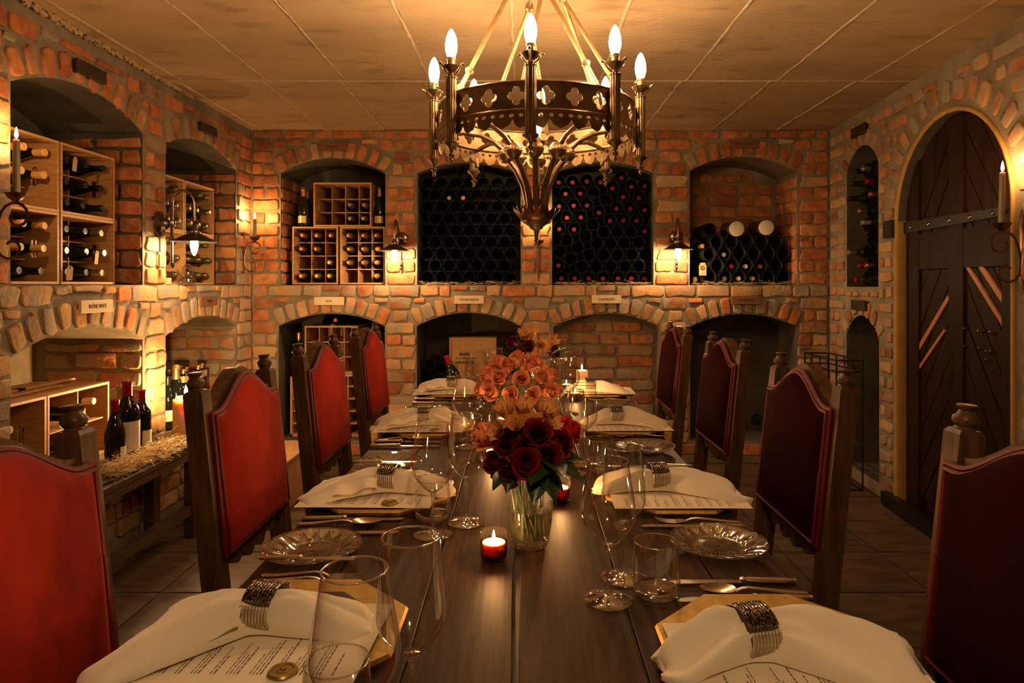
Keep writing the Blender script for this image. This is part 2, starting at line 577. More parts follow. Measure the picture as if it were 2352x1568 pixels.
MT['wax_green'] = noisy('olive_candle', (0.20, 0.17, 0.075), (0.28, 0.235, 0.115), 25, rough=0.45, sss=0.1)
MT['wax_pink'] = plain('pillar_wax', (0.86, 0.52, 0.32), 0.5, sss=0.95)
for k in ('wax', 'wax_pink'):
    b = MT[k].node_tree.nodes['Principled BSDF']
    b.inputs['Subsurface Radius'].default_value = (1.0, 0.45, 0.2)
    b.inputs['Subsurface Scale'].default_value = 0.03 if k == 'wax' else 0.08
def rose_mat(name, inner, outer, sss=0.1):
    m, nt, b = new_mat(name)
    N, L = nt.nodes, nt.links
    tc = N.new('ShaderNodeTexCoord')
    sp = N.new('ShaderNodeSeparateXYZ')
    L.new(tc.outputs['Object'], sp.inputs[0])
    v = N.new('ShaderNodeCombineXYZ')
    L.new(sp.outputs['X'], v.inputs['X'])
    L.new(sp.outputs['Y'], v.inputs['Y'])
    ln = N.new('ShaderNodeVectorMath')
    ln.operation = 'LENGTH'
    L.new(v.outputs[0], ln.inputs[0])
    mr = N.new('ShaderNodeMapRange')
    mr.inputs['From Min'].default_value, mr.inputs['From Max'].default_value = -.004, .022
    L.new(ln.outputs['Value'], mr.inputs['Value'])
    nz = N.new('ShaderNodeTexNoise')
    nz.inputs['Scale'].default_value = 60
    L.new(tc.outputs['Object'], nz.inputs['Vector'])
    ad = N.new('ShaderNodeMath')
    ad.operation = 'MULTIPLY_ADD'
    L.new(nz.outputs['Fac'], ad.inputs[0])
    ad.inputs[1].default_value = .5
    L.new(mr.outputs['Result'], ad.inputs[2])
    mx = N.new('ShaderNodeMix')
    mx.data_type = 'RGBA'
    sb = N.new('ShaderNodeMath')
    sb.operation = 'SUBTRACT'
    sb.use_clamp = True
    L.new(ad.outputs[0], sb.inputs[0])
    sb.inputs[1].default_value = .25
    L.new(sb.outputs[0], mx.inputs[0])
    mx.inputs[6].default_value = (*inner, 1)
    mx.inputs[7].default_value = (*outer, 1)
    L.new(mx.outputs[2], b.inputs['Base Color'])
    set_in(b, rough=0.55, spec=0.3)
    return m
MT['rose_coral'] = rose_mat('coral_rose', (0.80, 0.21, 0.09), (0.90, 0.38, 0.19))
MT['rose_wine'] = rose_mat('dark_red_rose', (0.10, 0.002, 0.007), (0.20, 0.006, 0.014))
MT['rose_red'] = rose_mat('red_rose', (0.42, 0.008, 0.012), (0.62, 0.035, 0.03))
MT['lily'] = noisy('streaked_orange_petal', (0.66, 0.23, 0.05), (0.80, 0.40, 0.12), 18, (1, 1, 6), rough=0.6, c3=(0.22, 0.03, 0.02), c3_scale=60, c3_pos=(0.62, 0.66))
MT['leaf'] = noisy('dark_leaf', (0.012, 0.028, 0.008), (0.03, 0.062, 0.016), 12, rough=0.35)
MT['stem'] = noisy('flower_stem', (0.05, 0.075, 0.02), (0.10, 0.13, 0.04), 20, rough=0.5)
MT['cardboard'] = noisy('kraft_tag', (0.40, 0.24, 0.11), (0.48, 0.30, 0.15), 20, rough=0.8)
# ------------------------------------------------------------------ the room shell
RNG = random.Random(11)
YB, XL, ZC = 4.75, -1.94, 2.36                       # back wall, left wall, ceiling
Y0 = -1.3
RS = 0.069                                           # slope of the right wall
XR = lambda y: 2.17 - RS * (YB - y)

class Plane:
    """wall plane: (u, v) on the wall, d towards the room"""
    def __init__(self, O, U, N):
        self.O, self.U, self.N = Vector(O), Vector(U).normalized(), Vector(N).normalized()
    def p(self, u, v, d=0.0):
        return self.O + self.U * u + Vector((0, 0, v)) + self.N * d
    def mat(self, u, v, d, ang=0.0, s=(1, 1, 1)):
        c, s_ = math.cos(ang), math.sin(ang)
        Z = Vector((0, 0, 1))
        a = self.U * c + Z * s_
        b = Z * c - self.U * s_
        P = self.p(u, v, d)
        return Matrix(((a.x * s[0], b.x * s[1], self.N.x * s[2], P.x), (a.y * s[0], b.y * s[1], self.N.y * s[2], P.y),
                       (a.z * s[0], b.z * s[1], self.N.z * s[2], P.z), (0, 0, 0, 1)))

BACK = Plane((0, YB, 0), (1, 0, 0), (0, -1, 0))
LEFT = Plane((XL, 0, 0), (0, 1, 0), (1, 0, 0))
_n = math.sqrt(1 + RS * RS)
RIGHT = Plane((2.17 - RS * YB, 0, 0), (RS, 1, 0), (-1, RS, 0))
RU = lambda y: y * _n

class Arch:
    def __init__(self, u0, u1, vb, vs, va, depth, point=False):
        self.u0, self.u1, self.vb, self.vs, self.va, self.depth = u0, u1, vb, vs, va, depth
        self.um = (u0 + u1) / 2
        c, r = (u1 - u0) / 2, va - vs
        self.R = (c * c + r * r) / (2 * r)
        self.cv = va - self.R
        self.th = math.asin(min(1, c / self.R)) if r < c else PI / 2
        self.n = 14
        self.loop = [(u0, vb), (u1, vb)]
        for i in range(self.n + 1):
            a = self.th - 2 * self.th * i / self.n
            self.loop.append((self.um + self.R * math.sin(a), self.cv + self.R * math.cos(a)))
    def inside(self, u, v, e=0.0):
        if u < self.u0 - e or u > self.u1 + e or v < self.vb - min(e, .004):
            return False
        if v <= self.vs:
            return True
        return math.hypot(u - self.um, v - self.cv) < self.R + e
    def in_ring(self, u, v, h, ext=0.0):
        if v < self.vs - 0.03:
            return False
        d = math.hypot(u - self.um, v - self.cv)
        a = abs(math.atan2(u - self.um, v - self.cv))
        return self.R - 0.02 < d < self.R + h and a < self.th + ext / self.R

BX = lambda x: (x - CX) * YB / F_PX
BZ = lambda y: CAM_Z - (y - CY) * YB / F_PX
LEDGE = 1.262
UP = [Arch(BX(645), BX(885), LEDGE, BZ(398), BZ(363), .42), Arch(BX(958), BX(1196), LEDGE, BZ(398), BZ(372), .42),
      Arch(BX(1268), BX(1501), LEDGE, BZ(398), BZ(372), .42), Arch(BX(1584), BX(1831), LEDGE, BZ(392), BZ(360), .42)]
LO = [Arch(BX(640), BX(884), .16, BZ(749), BZ(720), .5), Arch(BX(957), BX(1196), .16, BZ(749), BZ(718), .5),
      Arch(BX(1271), BX(1514), .16, BZ(750), BZ(720), .13), Arch(BX(1585), BX(1830), .16, BZ(750), BZ(721), .4)]
LU = [Arch(2.525, 3.40, LEDGE, 2.03, 2.135, .50), Arch(3.617, 4.50, LEDGE, 2.03, 2.125, .50), Arch(1.45, 2.31, LEDGE, 2.03, 2.135, .5)]
LL = [Arch(2.525, 3.40, .46, .985, 1.075, .55), Arch(3.617, 4.50, .46, .985, 1.075, .55), Arch(1.45, 2.31, .46, .985, 1.075, .5)]
RUP = [Arch(RU(4.0), RU(4.455), 1.25, 2.0, 2.14, .35)]
RLO = [Arch(RU(3.99), RU(4.46), .08, .93, 1.07, .30)]
DOOR = Arch(RU(2.78), RU(3.76), 0.0, 1.62, 2.10, .10)

MORTARED = LL + [LO[2], UP[3]]
def wall_mesh(pl, u0, u1, arches, name, recess_mat):
    m = MB()
    out = [(u0, 0), (u1, 0), (u1, ZC), (u0, ZC)]
    loops = []
    for a in arches:
        lp = list(a.loop)
        if a.vb <= 0.001:
            lp[0], lp[1] = (a.u0, 0.002), (a.u1, 0.002)
        loops.append(lp)
    pts, tris = fill2d(out, loops)
    m.add([pl.p(u, v) for u, v in pts], tris)
    o = struct(name, m, MT['mortar'])
    for a, lp in zip(arches, loops):
        r = MB()
        n = len(lp)
        r.add([pl.p(u, v, 0) for u, v in lp] + [pl.p(u, v, -a.depth) for u, v in lp],
              [(i, (i + 1) % n, n + (i + 1) % n, n + i) for i in range(n)])
        r.add([pl.p(u, v, -a.depth) for u, v in lp], [tuple(range(n))])
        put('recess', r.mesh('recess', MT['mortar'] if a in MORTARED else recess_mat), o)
    return o

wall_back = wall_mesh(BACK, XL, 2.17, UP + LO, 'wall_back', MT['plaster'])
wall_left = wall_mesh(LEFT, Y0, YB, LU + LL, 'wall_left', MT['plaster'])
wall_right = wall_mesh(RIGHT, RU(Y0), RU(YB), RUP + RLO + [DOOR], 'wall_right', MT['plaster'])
m = MB().add([(XL, Y0, 0), (XR(Y0), Y0, 0), (XR(Y0), Y0, ZC), (XL, Y0, ZC)], [(0, 1, 2, 3)])
struct('wall_front', m, MT['mortar'])

# --- bricks: a few rounded, chipped shapes shared by all walls
def brick_shape(L, H, seed, rough=1.0):
    r = random.Random(seed)
    c = min(.011, H * .2)
    base = [(-L / 2 + c, -H / 2), (0, -H / 2), (L / 2 - c, -H / 2), (L / 2, -H / 2 + c), (L / 2, H / 2 - c), (L / 2 - c, H / 2),
            (0, H / 2), (-L / 2 + c, H / 2), (-L / 2, H / 2 - c), (-L / 2, -H / 2 + c)]
    j = .0042 * rough
    base = [(x + r.uniform(-j, j), y + r.uniform(-j, j)) for x, y in base]
    if r.random() < .35 * rough:                      # a broken corner
        k = r.choice([3, 4, 8, 9])
        base[k] = (base[k][0] * .82, base[k][1] * .9)
    n = len(base)
    D, vs, fs = .0115, [], []
    for d, ins in ((-.012, -.001), (D * .62, .0), (D * .94, .0028), (D, .0075)):
        for x, y in base:
            q = math.hypot(x, y)
            f = 1 - ins / max(q, .02)
            vs.append((x * f, y * f, d + (r.uniform(-.0011, .0011) if d > .01 else 0)))
    for k in range(3):
        for i in range(n):
            i2 = (i + 1) % n
            fs.append((k * n + i, k * n + i2, (k + 1) * n + i2, (k + 1) * n + i))
    fs.append(tuple(3 * n + i for i in range(n)))
    b = MB().add(vs, fs)
    return b

SHAPES = {}
for kind, L, H, cnt in (('stretcher', .215, .070, 10), ('header', .104, .070, 8), ('voussoir', .058, .105, 10), ('thin', .19, .036, 6)):
    for fin in ('brick', 'brick_wash', 'brick_smear'):
        SHAPES[kind, fin] = [(brick_shape(L, H, hash_ * 7 + 3, 1.0 if fin == 'brick' else 1.5).mesh('brick', MT[fin], 'all'), L, H)
                             for hash_ in range(cnt)]
BRICKS = {}
def lay(parent, pl, u, v, L, H, ang=0.0, fin='brick', kind=None, d=0.0, r=RNG, name='brick'):
    kind = kind or ('voussoir' if H > L * 1.2 else 'thin' if H < .052 and L > .09 else 'header' if L < .15 else 'stretcher')
    key = (parent.name, name)
    BRICKS[key] = BRICKS.get(key, 0) + 1
    me, l0, h0 = r.choice(SHAPES[kind, fin])
    fl = r.choice((-1, 1))
    o = bpy.data.objects.new(name, me)
    COL.objects.link(o)
    o.parent = parent
    o.matrix_local = pl.mat(u, v, d + r.uniform(-.003, .003), ang + r.uniform(-.012, .012) + (PI if fl < 0 else 0), (L / l0, H / h0, r.uniform(.75, 1.15)))
    return o

RINGS = {}
def voussoirs(parent, pl, a, h=.110, w=.064, gap=.016, fin=lambda u, v: 'brick', ext=0, off=.006):
    n = max(3, round(2 * a.th * (a.R + h * .3) / (w + gap)))
    step = 2 * a.th / n
    for i in range(-ext, n + ext):
        t = -a.th + step * (i + .5)
        rr = a.R + off + h / 2 + RNG.uniform(-.005, .005)
        u, v = a.um + rr * math.sin(t), a.cv + rr * math.cos(t)
        lay(parent, pl, u, v, w * RNG.uniform(.88, 1.08), h * RNG.uniform(.92, 1.05), -t + RNG.uniform(-.04, .04), fin(u, v), 'voussoir', name='arch_brick')

def courses(parent, pl, u0, u1, v0, v1, blocked, fin, pitch=.0866, joint=.0125, base=LEDGE, rough=0.0, thin=True, name='brick'):
    k0 = math.floor((v0 - base) / pitch + 1e-6)
    k1 = math.ceil((v1 - base) / pitch)
    du = .01
    N = int((u1 - u0) / du)
    for k in range(k0, k1):
        lo, hi = base + k * pitch + joint / 2, base + (k + 1) * pitch - joint / 2
        lo, hi = max(lo, v0 + .006), min(hi, v1 - .006)
        if hi - lo < .025:
            continue
        vv = [lo, (lo + hi) / 2, hi]
        full = [not any(blocked(u0 + (i + .5) * du, v) for v in vv) for i in range(N)]
        def runs(mask):
            out, s = [], None
            for i in range(N + 1):
                f = i < N and mask[i]
                if f and s is None:
                    s = i
                if not f and s is not None:
                    out.append((u0 + s * du, u0 + i * du))
                    s = None
            return out
        for a, b in runs(full):
            fill(parent, pl, a, b, lo, hi, k, fin, joint, rough, name)
        if thin:
            for l2, h2 in ((lo, lo + .032), (hi - .032, hi)):
                msk = [(not full[i]) and not any(blocked(u0 + (i + .5) * du, v) for v in (l2, (l2 + h2) / 2, h2)) for i in range(N)]
                for a, b in runs(msk):
                    if b - a > .07:
                        fill(parent, pl, a, b, l2, h2, k, fin, joint, rough, name)

def fill(parent, pl, a, b, lo, hi, k, fin, joint, rough, name):
    W = b - a
    if W < .045:
        return
    if W < .15:
        cuts = [a, b]
    elif W < .275:
        cuts = [a, b] if k % 2 == 0 else [a, (a + b) / 2 + RNG.uniform(-.012, .012), b]
    else:
        cuts = [a]
        x = a + (.232 if k % 2 == 0 else .117) * RNG.uniform(.9, 1.05)
        while x < b - .07:
            cuts.append(x)
            x += RNG.choice((.232, .232, .232, .122)) * RNG.uniform(.92, 1.05)
        cuts.append(b)
    for p, q in zip(cuts[:-1], cuts[1:]):
        L = q - p - joint
        if L < .03:
            continue
        u, v = (p + q) / 2, (lo + hi) / 2 + RNG.uniform(-rough, rough)
        lay(parent, pl, u, v, L * RNG.uniform(.97, 1.0), (hi - lo) * RNG.uniform(.95, 1.0) * (1 - RNG.random() * rough * 8), RNG.uniform(-rough, rough) * 2.5, fin(u, v), name=name)

# back wall
def blk_back(u, v):
    return any(a.inside(u, v, .008) or a.in_ring(u, v, .125) for a in UP + LO)
fin_back = lambda u, v: 'brick_wash' if (v < LEDGE and RNG.random() < .5) or RNG.random() < .10 else ('brick_smear' if v < LEDGE and RNG.random() < .7 else 'brick')
for a in UP + LO:
    voussoirs(wall_back, BACK, a, fin=fin_back)
courses(wall_back, BACK, XL + .01, 2.16, .02, ZC, blk_back, fin_back)
# bricks that show at the back of two recesses
def blk_n4(u, v):
    return not UP[3].inside(u, v, -.02)
courses(wall_back, Plane((0, YB + .42, 0), (1, 0, 0), (0, -1, 0)), UP[3].u0, UP[3].u1, 1.55, 2.2, blk_n4, lambda u, v: 'brick', name='recess_brick', thin=False)
courses(wall_back, Plane((0, YB + .13, 0), (1, 0, 0), (0, -1, 0)), LO[2].u0, LO[2].u1, .2, 1.06, lambda u, v: not LO[2].inside(u, v, -.015),
        lambda u, v: 'brick' if RNG.random() < .35 else 'brick_smear', name='recess_brick', rough=.004, thin=False)
# left wall
def blk_left(u, v):
    return any(a.inside(u, v, .008) or a.in_ring(u, v, .125) for a in LU + LL)
fin_left = lambda u, v: 'brick_wash' if (v < LEDGE + .02 and RNG.random() < .7) or (v < 1.75 and RNG.random() < .25) or RNG.random() < .06 else ('brick_smear' if RNG.random() < (.9 if v < LEDGE else .3) else 'brick')
for a in LU + LL:
    voussoirs(wall_left, LEFT, a, fin=fin_left, w=.064, gap=.026)
courses(wall_left, LEFT, 1.45, YB - .01, .02, ZC - .05, blk_left, fin_left, rough=.004)
for a in LU[:2]:
    J = Plane((XL, a.u1, 0), (-1, 0, 0), (0, -1, 0))
    courses(wall_left, J, .0, .48, LEDGE, a.vs - .02, lambda u, v: False, lambda u, v: 'brick', name='reveal_brick')
for a in LL[:2]:
    J = Plane((XL, a.u1, 0), (-1, 0, 0), (0, -1, 0))
    courses(wall_left, J, .0, .5, a.vb, a.vs - .02, lambda u, v: False, lambda u, v: 'brick_smear', name='reveal_brick', rough=.004)
J = Plane((BX(645), YB, 0), (0, 1, 0), (1, 0, 0))
courses(wall_back, J, .0, .4, LEDGE, UP[0].vs - .02, lambda u, v: False, lambda u, v: 'brick', name='reveal_brick')
J = Plane((BX(1831), YB, 0), (0, 1, 0), (-1, 0, 0))
courses(wall_back, J, .0, .4, LEDGE, UP[3].vs - .02, lambda u, v: False, lambda u, v: 'brick', name='reveal_brick')
# right wall
def blk_right(u, v):
    if any(a.inside(u, v, .012) or a.in_ring(u, v, .12) for a in RUP + RLO):
        return True
    return DOOR.inside(u, v, .05) or DOOR.in_ring(u, v, .16)
fin_right = lambda u, v: 'brick_wash' if RNG.random() < .15 else 'brick_smear'
for a in RUP + RLO:
    voussoirs(wall_right, RIGHT, a, fin=fin_right, w=.058, gap=.03, h=.09)
voussoirs(wall_right, RIGHT, DOOR, fin=fin_right, h=.105, w=.06, gap=.035, off=.045)
courses(wall_right, RIGHT, RU(1.7), RU(YB) - .01, .03, ZC - .05, blk_right, fin_right, rough=.005, joint=.028)

# --- ceiling panels with mortar seams
ceil = struct('ceiling', MB().add([(XL - .3, Y0, ZC + .05), (2.6, Y0, ZC + .05), (2.6, YB + .3, ZC + .05), (XL - .3, YB + .3, ZC + .05)], [(0, 1, 2, 3)]), MT['concrete'])
CXS = [-1.98, -1.84, -1.384, -.96, -.51, -.05, .413, .875, 1.36, 1.82, 2.30]
CYS = [Y0, 1.05, 3.6, YB + .02]
for j in range(3):
    sh = 0 if j < 2 else -.03
    for i in range(len(CXS) - 1):
        a, b = CXS[i] + (sh if i else 0), CXS[i + 1] + sh
        dz = RNG.uniform(-.003, .003)
        mb = MB().box(((a + b) / 2, (CYS[j] + CYS[j + 1]) / 2, ZC + .02 + dz), (b - a - .006, CYS[j + 1] - CYS[j] - .008, .04), 0, .004)
        o = part('panel', mb, MT['concrete'], ceil, False)
        if j:
            x = b
            n = 26
            pts = [(x + RNG.uniform(-.0035, .0035), CYS[j] + (CYS[j + 1] - CYS[j]) * q / n, ZC + .001) for q in range(n + 1)]
            part('seam', MB().tube(pts, [(RNG.uniform(.004, .010), RNG.uniform(.0035, .008)) for _ in pts], 6), MT['seam'], ceil)
pts = [(-1.95 + 4.1 * q / 50, 3.6 + RNG.uniform(-.003, .003), ZC + .001) for q in range(51)]
part('seam', MB().tube(pts, [RNG.uniform(.004, .007) for _ in pts], 6), MT['seam'], ceil)
# ragged mortar line where the ceiling meets the left wall
mb = MB()
for q in range(420):
    y = .9 + 3.0 * q / 420
    mb.lathe([(0, -.012), (.012, -.005), (.014, .004), (0, .012)], 5, (XL + RNG.uniform(.0, .06) * (1 - .7 * q / 420), y, ZC - RNG.uniform(0, .012)), RNG.uniform(.3, .9), RNG.uniform(.4, 1.5))
o = part('mortar_crumbs', mb, MT['concrete'], wall_left)
o['kind'] = 'stuff'

# --- floor of slate tiles
floor = struct('floor', MB().box((.2, 1.8, -.03), (5.2, 6.6, .04)), MT['grout'])
TX, TY = .4543, .42
tshapes = []
for k in range(4):
    r = random.Random(k)
    mb = MB()
    def fn(s, t):
        e = min(s, 1 - s, t, 1 - t)
        return Vector(((s - .5) * (TX - .010), (t - .5) * (TY - .010), (0 if e > .001 else -.006) + r.uniform(-.0014, .0014)))
    mb.grid(fn, 6, 6)
    tshapes.append(mb.mesh('tile', MT['tile'], 'all'))
for i in range(-1, 9):
    for j in range(-6, 7):
        x, y = -1.5 + (i + .5) * TX, 2.76 + (j - 2 + .5) * TY
        if y > YB + .3 or x < XL - .3 or x > XR(y) + .25:
            continue
        o = put('tile', RNG.choice(tshapes), floor, loc=(x, y, -.002), rot=(0, 0, RNG.choice((0, PI))))

# --- the arched cellar door
door = struct('door_1', MB().prism(DOOR.loop, [], lambda u, v, d: RIGHT.p(u, v, d), -.098, -.07), MT['door_wood'])
Rp = lambda u, v, d: RIGHT.p(u, v, d)
# ochre painted reveal around the opening
lp = DOOR.loop
outer = [(DOOR.u0 - .018, .002), (DOOR.u1 + .018, .002)]
for i in range(DOOR.n * 2 + 1):
    a = DOOR.th - 2 * DOOR.th * i / (DOOR.n * 2)
    outer.append((DOOR.um + (DOOR.R + .018) * math.sin(a), DOOR.cv + (DOOR.R + .018) * math.cos(a)))
tr = MB()
inner = [(DOOR.u0, .002)] + [(DOOR.um - DOOR.R * math.sin(DOOR.th - 2 * DOOR.th * i / 28), DOOR.cv + DOOR.R * math.cos(DOOR.th - 2 * DOOR.th * i / 28)) for i in range(29)] + [(DOOR.u1, .002)]
out2 = [(DOOR.u0 - .018, .002)] + [(DOOR.um - (DOOR.R + .018) * math.sin(DOOR.th - 2 * DOOR.th * i / 28), DOOR.cv + (DOOR.R + .018) * math.cos(DOOR.th - 2 * DOOR.th * i / 28)) for i in range(29)] + [(DOOR.u1 + .018, .002)]
rings = [[Rp(u, v, .0) for u, v in out2], [Rp(u, v, .013) for u, v in out2], [Rp(u, v, .013) for u, v in inner], [Rp(u, v, -.099) for u, v in inner]]
n = len(inner)
vs = [p for rg in rings for p in rg]
tr.add(vs, [(k * n + i, k * n + i + 1, (k + 1) * n + i + 1, (k + 1) * n + i) for k in range(3) for i in range(n - 1)])
struct('trim_1', tr, MT['gold_paint'], 'all')
# leaf: stiles, mid post, rail, herringbone planks
def dplank(poly, d0, d1, mat, name='plank'):
    part(name, MB().prism(poly, [], Rp, d0, d1), mat, door, False)
u0, u1, um = DOOR.u0 + .012, DOOR.u1 - .012, DOOR.um + .0
conv = [(u0, .02), (u1, .02)] + [(DOOR.um + (DOOR.R - .012) * math.sin(DOOR.th - 2 * DOOR.th * i / 20), DOOR.cv + (DOOR.R - .012) * math.cos(DOOR.th - 2 * DOOR.th * i / 20)) for i in range(21)]
sv = .13
for a, b in ((u0, u0 + sv), (um - .06, um + .06), (u1 - sv, u1)):
    pl = clip_poly([(a, .02), (b, .02), (b, 2.2), (a, 2.2)], conv)
    dplank(pl, -.07, -.040, MT['door_wood'], 'stile')
halves = [((u0 + sv, um - .06), 1), ((um + .06, u1 - sv), -1)]
for (a, b), sg in halves:
    for v0_, v1_ in ((.12, 1.34), (1.42, 2.2)):
        box = [(a, v0_), (b, v0_), (b, v1_), (a, v1_)]
        bx = clip_poly(box, conv)
        for k in range(-2, 14):
            # each plank is a slanted strip, cut to the field
            base_v = v0_ + (k - 5) * .19
            sl = 1.55 * sg
            um_ = (a + b) / 2
            f = lambda u: base_v + sl * (u - um_)
            strip = [(a - .1, f(a - .1)), (b + .1, f(b + .1)), (b + .1, f(b + .1) + .176), (a - .1, f(a - .1) + .176)]
            p = clip_poly(strip, box)
            if len(p) >= 3:
                p = clip_poly(p, conv)
            if len(p) >= 3:
                dplank(p, -.07, -.052 + RNG.uniform(-.002, .002), MT['door_wood'])
for (ua, va), (ub, vb), w in (((um - .075, 1.28), (u0 + .15 + .0, .905), .022),):
    pass
def batten(p1, p2, w=.02):
    (Ya, za), (Yb, zb) = p1, p2
    a, b = Vector((RU(Ya), za)), Vector((RU(Yb), zb))
    d = (b - a).normalized()
    nn = Vector((-d.y, d.x)) * w / 2
    poly = [tuple(a - nn), tuple(b - nn), tuple(b + nn), tuple(a + nn)]
    part('batten', MB().prism(poly, [], Rp, -.056, -.044), MT['door_batten'], door, False)
def RPX(x, y):
    Y = 1.842 / ((x - CX) / F_PX - RS)
    return (Y, CAM_Z - (y - CY) * Y / F_PX)
batten(RPX(2186, 545), RPX(2280, 692), .026)
batten(RPX(2184, 588), RPX(2281, 748), .020)
batten(RPX(2157, 682), RPX(2083, 812), .026)
batten(RPX(2148, 758), RPX(2083, 856), .018)
# strap hinge, studs, latch plates, plinth
a, b = RPX(2055, 520), RPX(2277, 486)
ua, ub = RU(a[0]), RU(b[0])
hv = 1.58
st = [(ua + .10, hv - .030), (ub + .02, hv - .020), (ub - .03, hv), (ub + .02, hv + .022), (ua + .10, hv + .032)]
st = [(ua + .06, hv - .032), (ua + .06, hv + .034), (ub, hv + .020), (ub - .05, hv), (ub, hv - .018)]
part('hinge_strap', MB().prism(st, [], Rp, -.041, -.030), MT['iron'], door, False)
part('hinge_pin', MB().prism([(ua - .02, hv - .05), (ua + .08, hv - .05), (ua + .08, hv + .05), (ua - .02, hv + .05)], [], Rp, -.04, .03), MT['iron'], door, False)
part('rail', MB().prism([(u0 + .01, 1.345), (u1 - .01, 1.345), (u1 - .01, 1.535), (u0 + .01, 1.535)], [], Rp, -.052, -.042), MT['door_wood'], door, False)
for x, y in ((2078, 514), (2118, 509), (2165, 502), (2212, 492), (2265, 482)):
    Y, z = RPX(x, y)
    M = RIGHT.mat(RU(Y), hv, -.031)
    mb = MB()
    mb.M = M
    part('stud', mb.lathe([(.012, 0), (.010, .006), (0, .010)], 10), MT['nickel'], door)
for x, y in ((2194, 755), (2226, 761), (2252, 763), (2195, 795), (2227, 800), (2253, 807), (2305, 770), (2307, 815), (2243, 807), (2243, 826)):
    Y, z = RPX(x, y)
    mb = MB()
    mb.M = RIGHT.mat(RU(Y), z, -.041)
    part('stud', mb.lathe([(.008, 0), (.006, .005), (0, .007)], 8), MT['nickel'], door)
Y1_, Y2_ = 2.62, 3.86
part('threshold', MB().prism([(RU(Y1_), .003), (RU(Y2_), .003), (RU(Y2_), .075), (RU(Y1_), .075)], [], Rp, .002, .05), MT['iron'], door, False)
print('bricks', BRICKS)
# ------------------------------------------------------------------ chandelier
RNG = random.Random(5)
CC = Vector((.043, 2.37, 0))
ch = thing('chandelier', 'round bronze gothic chandelier with eight candle bulbs hanging over the table', 'chandelier', CC)
R0 = .343
def cyl(r):
    return lambda u, v, d: Vector(((r + d) * math.sin(u), -(r + d) * math.cos(u), v))
PITCH = 2 * PI / 24
TH0 = math.radians(-3.7)
def quatrefoil(cu, cv, s):
    pts = []
    for k in range(4):
        a0 = k * PI / 2
        ox, oy = .52 * s * math.cos(a0), .56 * s * math.sin(a0)
        for q in range(7):
            a = a0 - math.radians(105) + math.radians(210) * q / 6
            pts.append((cu + (ox + .46 * s * math.cos(a)) / R0, cv + oy + .46 * s * math.sin(a)))
    return pts
for half in range(4):
    a0 = TH0 + half * PI / 2
    a1 = a0 + PI / 2
    holes = [quatrefoil(a0 + PITCH * (k + .5), 1.836, .0285) for k in range(6)]
    out = [(a0 + (a1 - a0) * i / 24, 1.793) for i in range(25)] + [(a1 - (a1 - a0) * i / 24, 1.879) for i in range(25)]
    ex = [(a0 + (a1 - a0) * (i + .5) / 30, 1.796 + j * .016) for i in range(30) for j in range(6)]
    part('ring_panel', MB().prism(out, holes, cyl(R0), -.002, .002, ex), MT['bronze'], ch)
    # pierced, scalloped fringe
    out, n = [], 9
    for i in range(49):
        u = a0 + (a1 - a0) * i / 48
        ph = (i / 48 * n) % 1
        z = 1.757 - .017 * abs(math.sin(PI * ph)) ** .6
        if .42 < ph < .58:
            z -= .004
        if ph < .08 or ph > .92:
            z += .014
        out.append((u, z))
    out += [(a1 - (a1 - a0) * i / 24, 1.793) for i in range(25)]
    holes = []
    for k in range(n):
        for cx_, rr in ((k + .02, .0075), (k + .5, .0075)):
            cu = a0 + (a1 - a0) * (cx_ + (.0 if k or cx_ > .3 else .12)) / n
            holes.append([(cu + rr * math.cos(b * PI / 4) / R0, 1.776 + rr * .8 * math.sin(b * PI / 4)) for b in range(8)])
    part('ring_fringe', MB().prism(out, holes, cyl(R0 + .004), -.0015, .0015), MT['bronze'], ch)
for z, r in ((1.880, .0055), (1.793, .006)):
    mb = MB()
    pts = [(R0 * math.sin(2 * PI * i / 96), -R0 * math.cos(2 * PI * i / 96), z) for i in range(96)]
    part('ring_bead', mb.tube(pts, [r * (1 if i % 2 else .7) for i in range(96)], 6, True), MT['bronze'], ch)
cup_prof = [(.006, 1.918), (.012, 1.925), (.010, 1.934), (.020, 1.942), (.029, 1.952), (.030, 1.955), (.020, 1.953), (.012, 1.950)]
tube_prof = [(.0165, 1.712), (.0165, 1.915), (.019, 1.917), (.019, 1.921), (.010, 1.921)]
fin_prof = [(0, 1.646), (.0045, 1.650), (.007, 1.658), (.0035, 1.664), (.010, 1.670), (.011, 1.675), (.005, 1.681), (.008, 1.692), (.016, 1.700), (.025, 1.707), (.026, 1.712), (.012, 1.715)]
bulb_prof = [(.011, 1.985), (.0135, 1.99), (.0185, 2.008), (.0195, 2.022), (.0165, 2.045), (.010, 2.063), (.004, 2.073), (0, 2.076)]
sock_prof = [(.0125, 1.95), (.0125, 1.975), (.015, 1.977), (.015, 1.983), (.0115, 1.986)]
M_ = {k: MB().lathe(p, n).mesh(k, m_, 'all' if k == 'bulb' else True) for k, p, n, m_ in (
    ('drip_cup', cup_prof, 20, MT['bronze']), ('finial', fin_prof, 16, MT['bronze']), ('bulb', bulb_prof, 16, MT['bulb']), ('socket', sock_prof, 14, MT['brass']))}
M_['candle_tube'] = MB().lathe(tube_prof, 48, rib=16, amp=.05).mesh('candle_tube', MT['bronze'], True)
gal = MB()
for k in range(3):
    a = k * 2 * PI / 3 + .5
    c, s_ = math.cos(a), math.sin(a)
    gal.tube([(.012 * c, .012 * s_, 1.928), (.024 * c, .024 * s_, 1.938), (.033 * c, .033 * s_, 1.952), (.034 * c, .034 * s_, 1.958), (.040 * c, .040 * s_, 1.959)], .0028, 6)
    gal.lathe([(0, 1.953), (.005, 1.957), (.005, 1.961), (0, 1.965)], 8, (.041 * c, .041 * s_, 0))
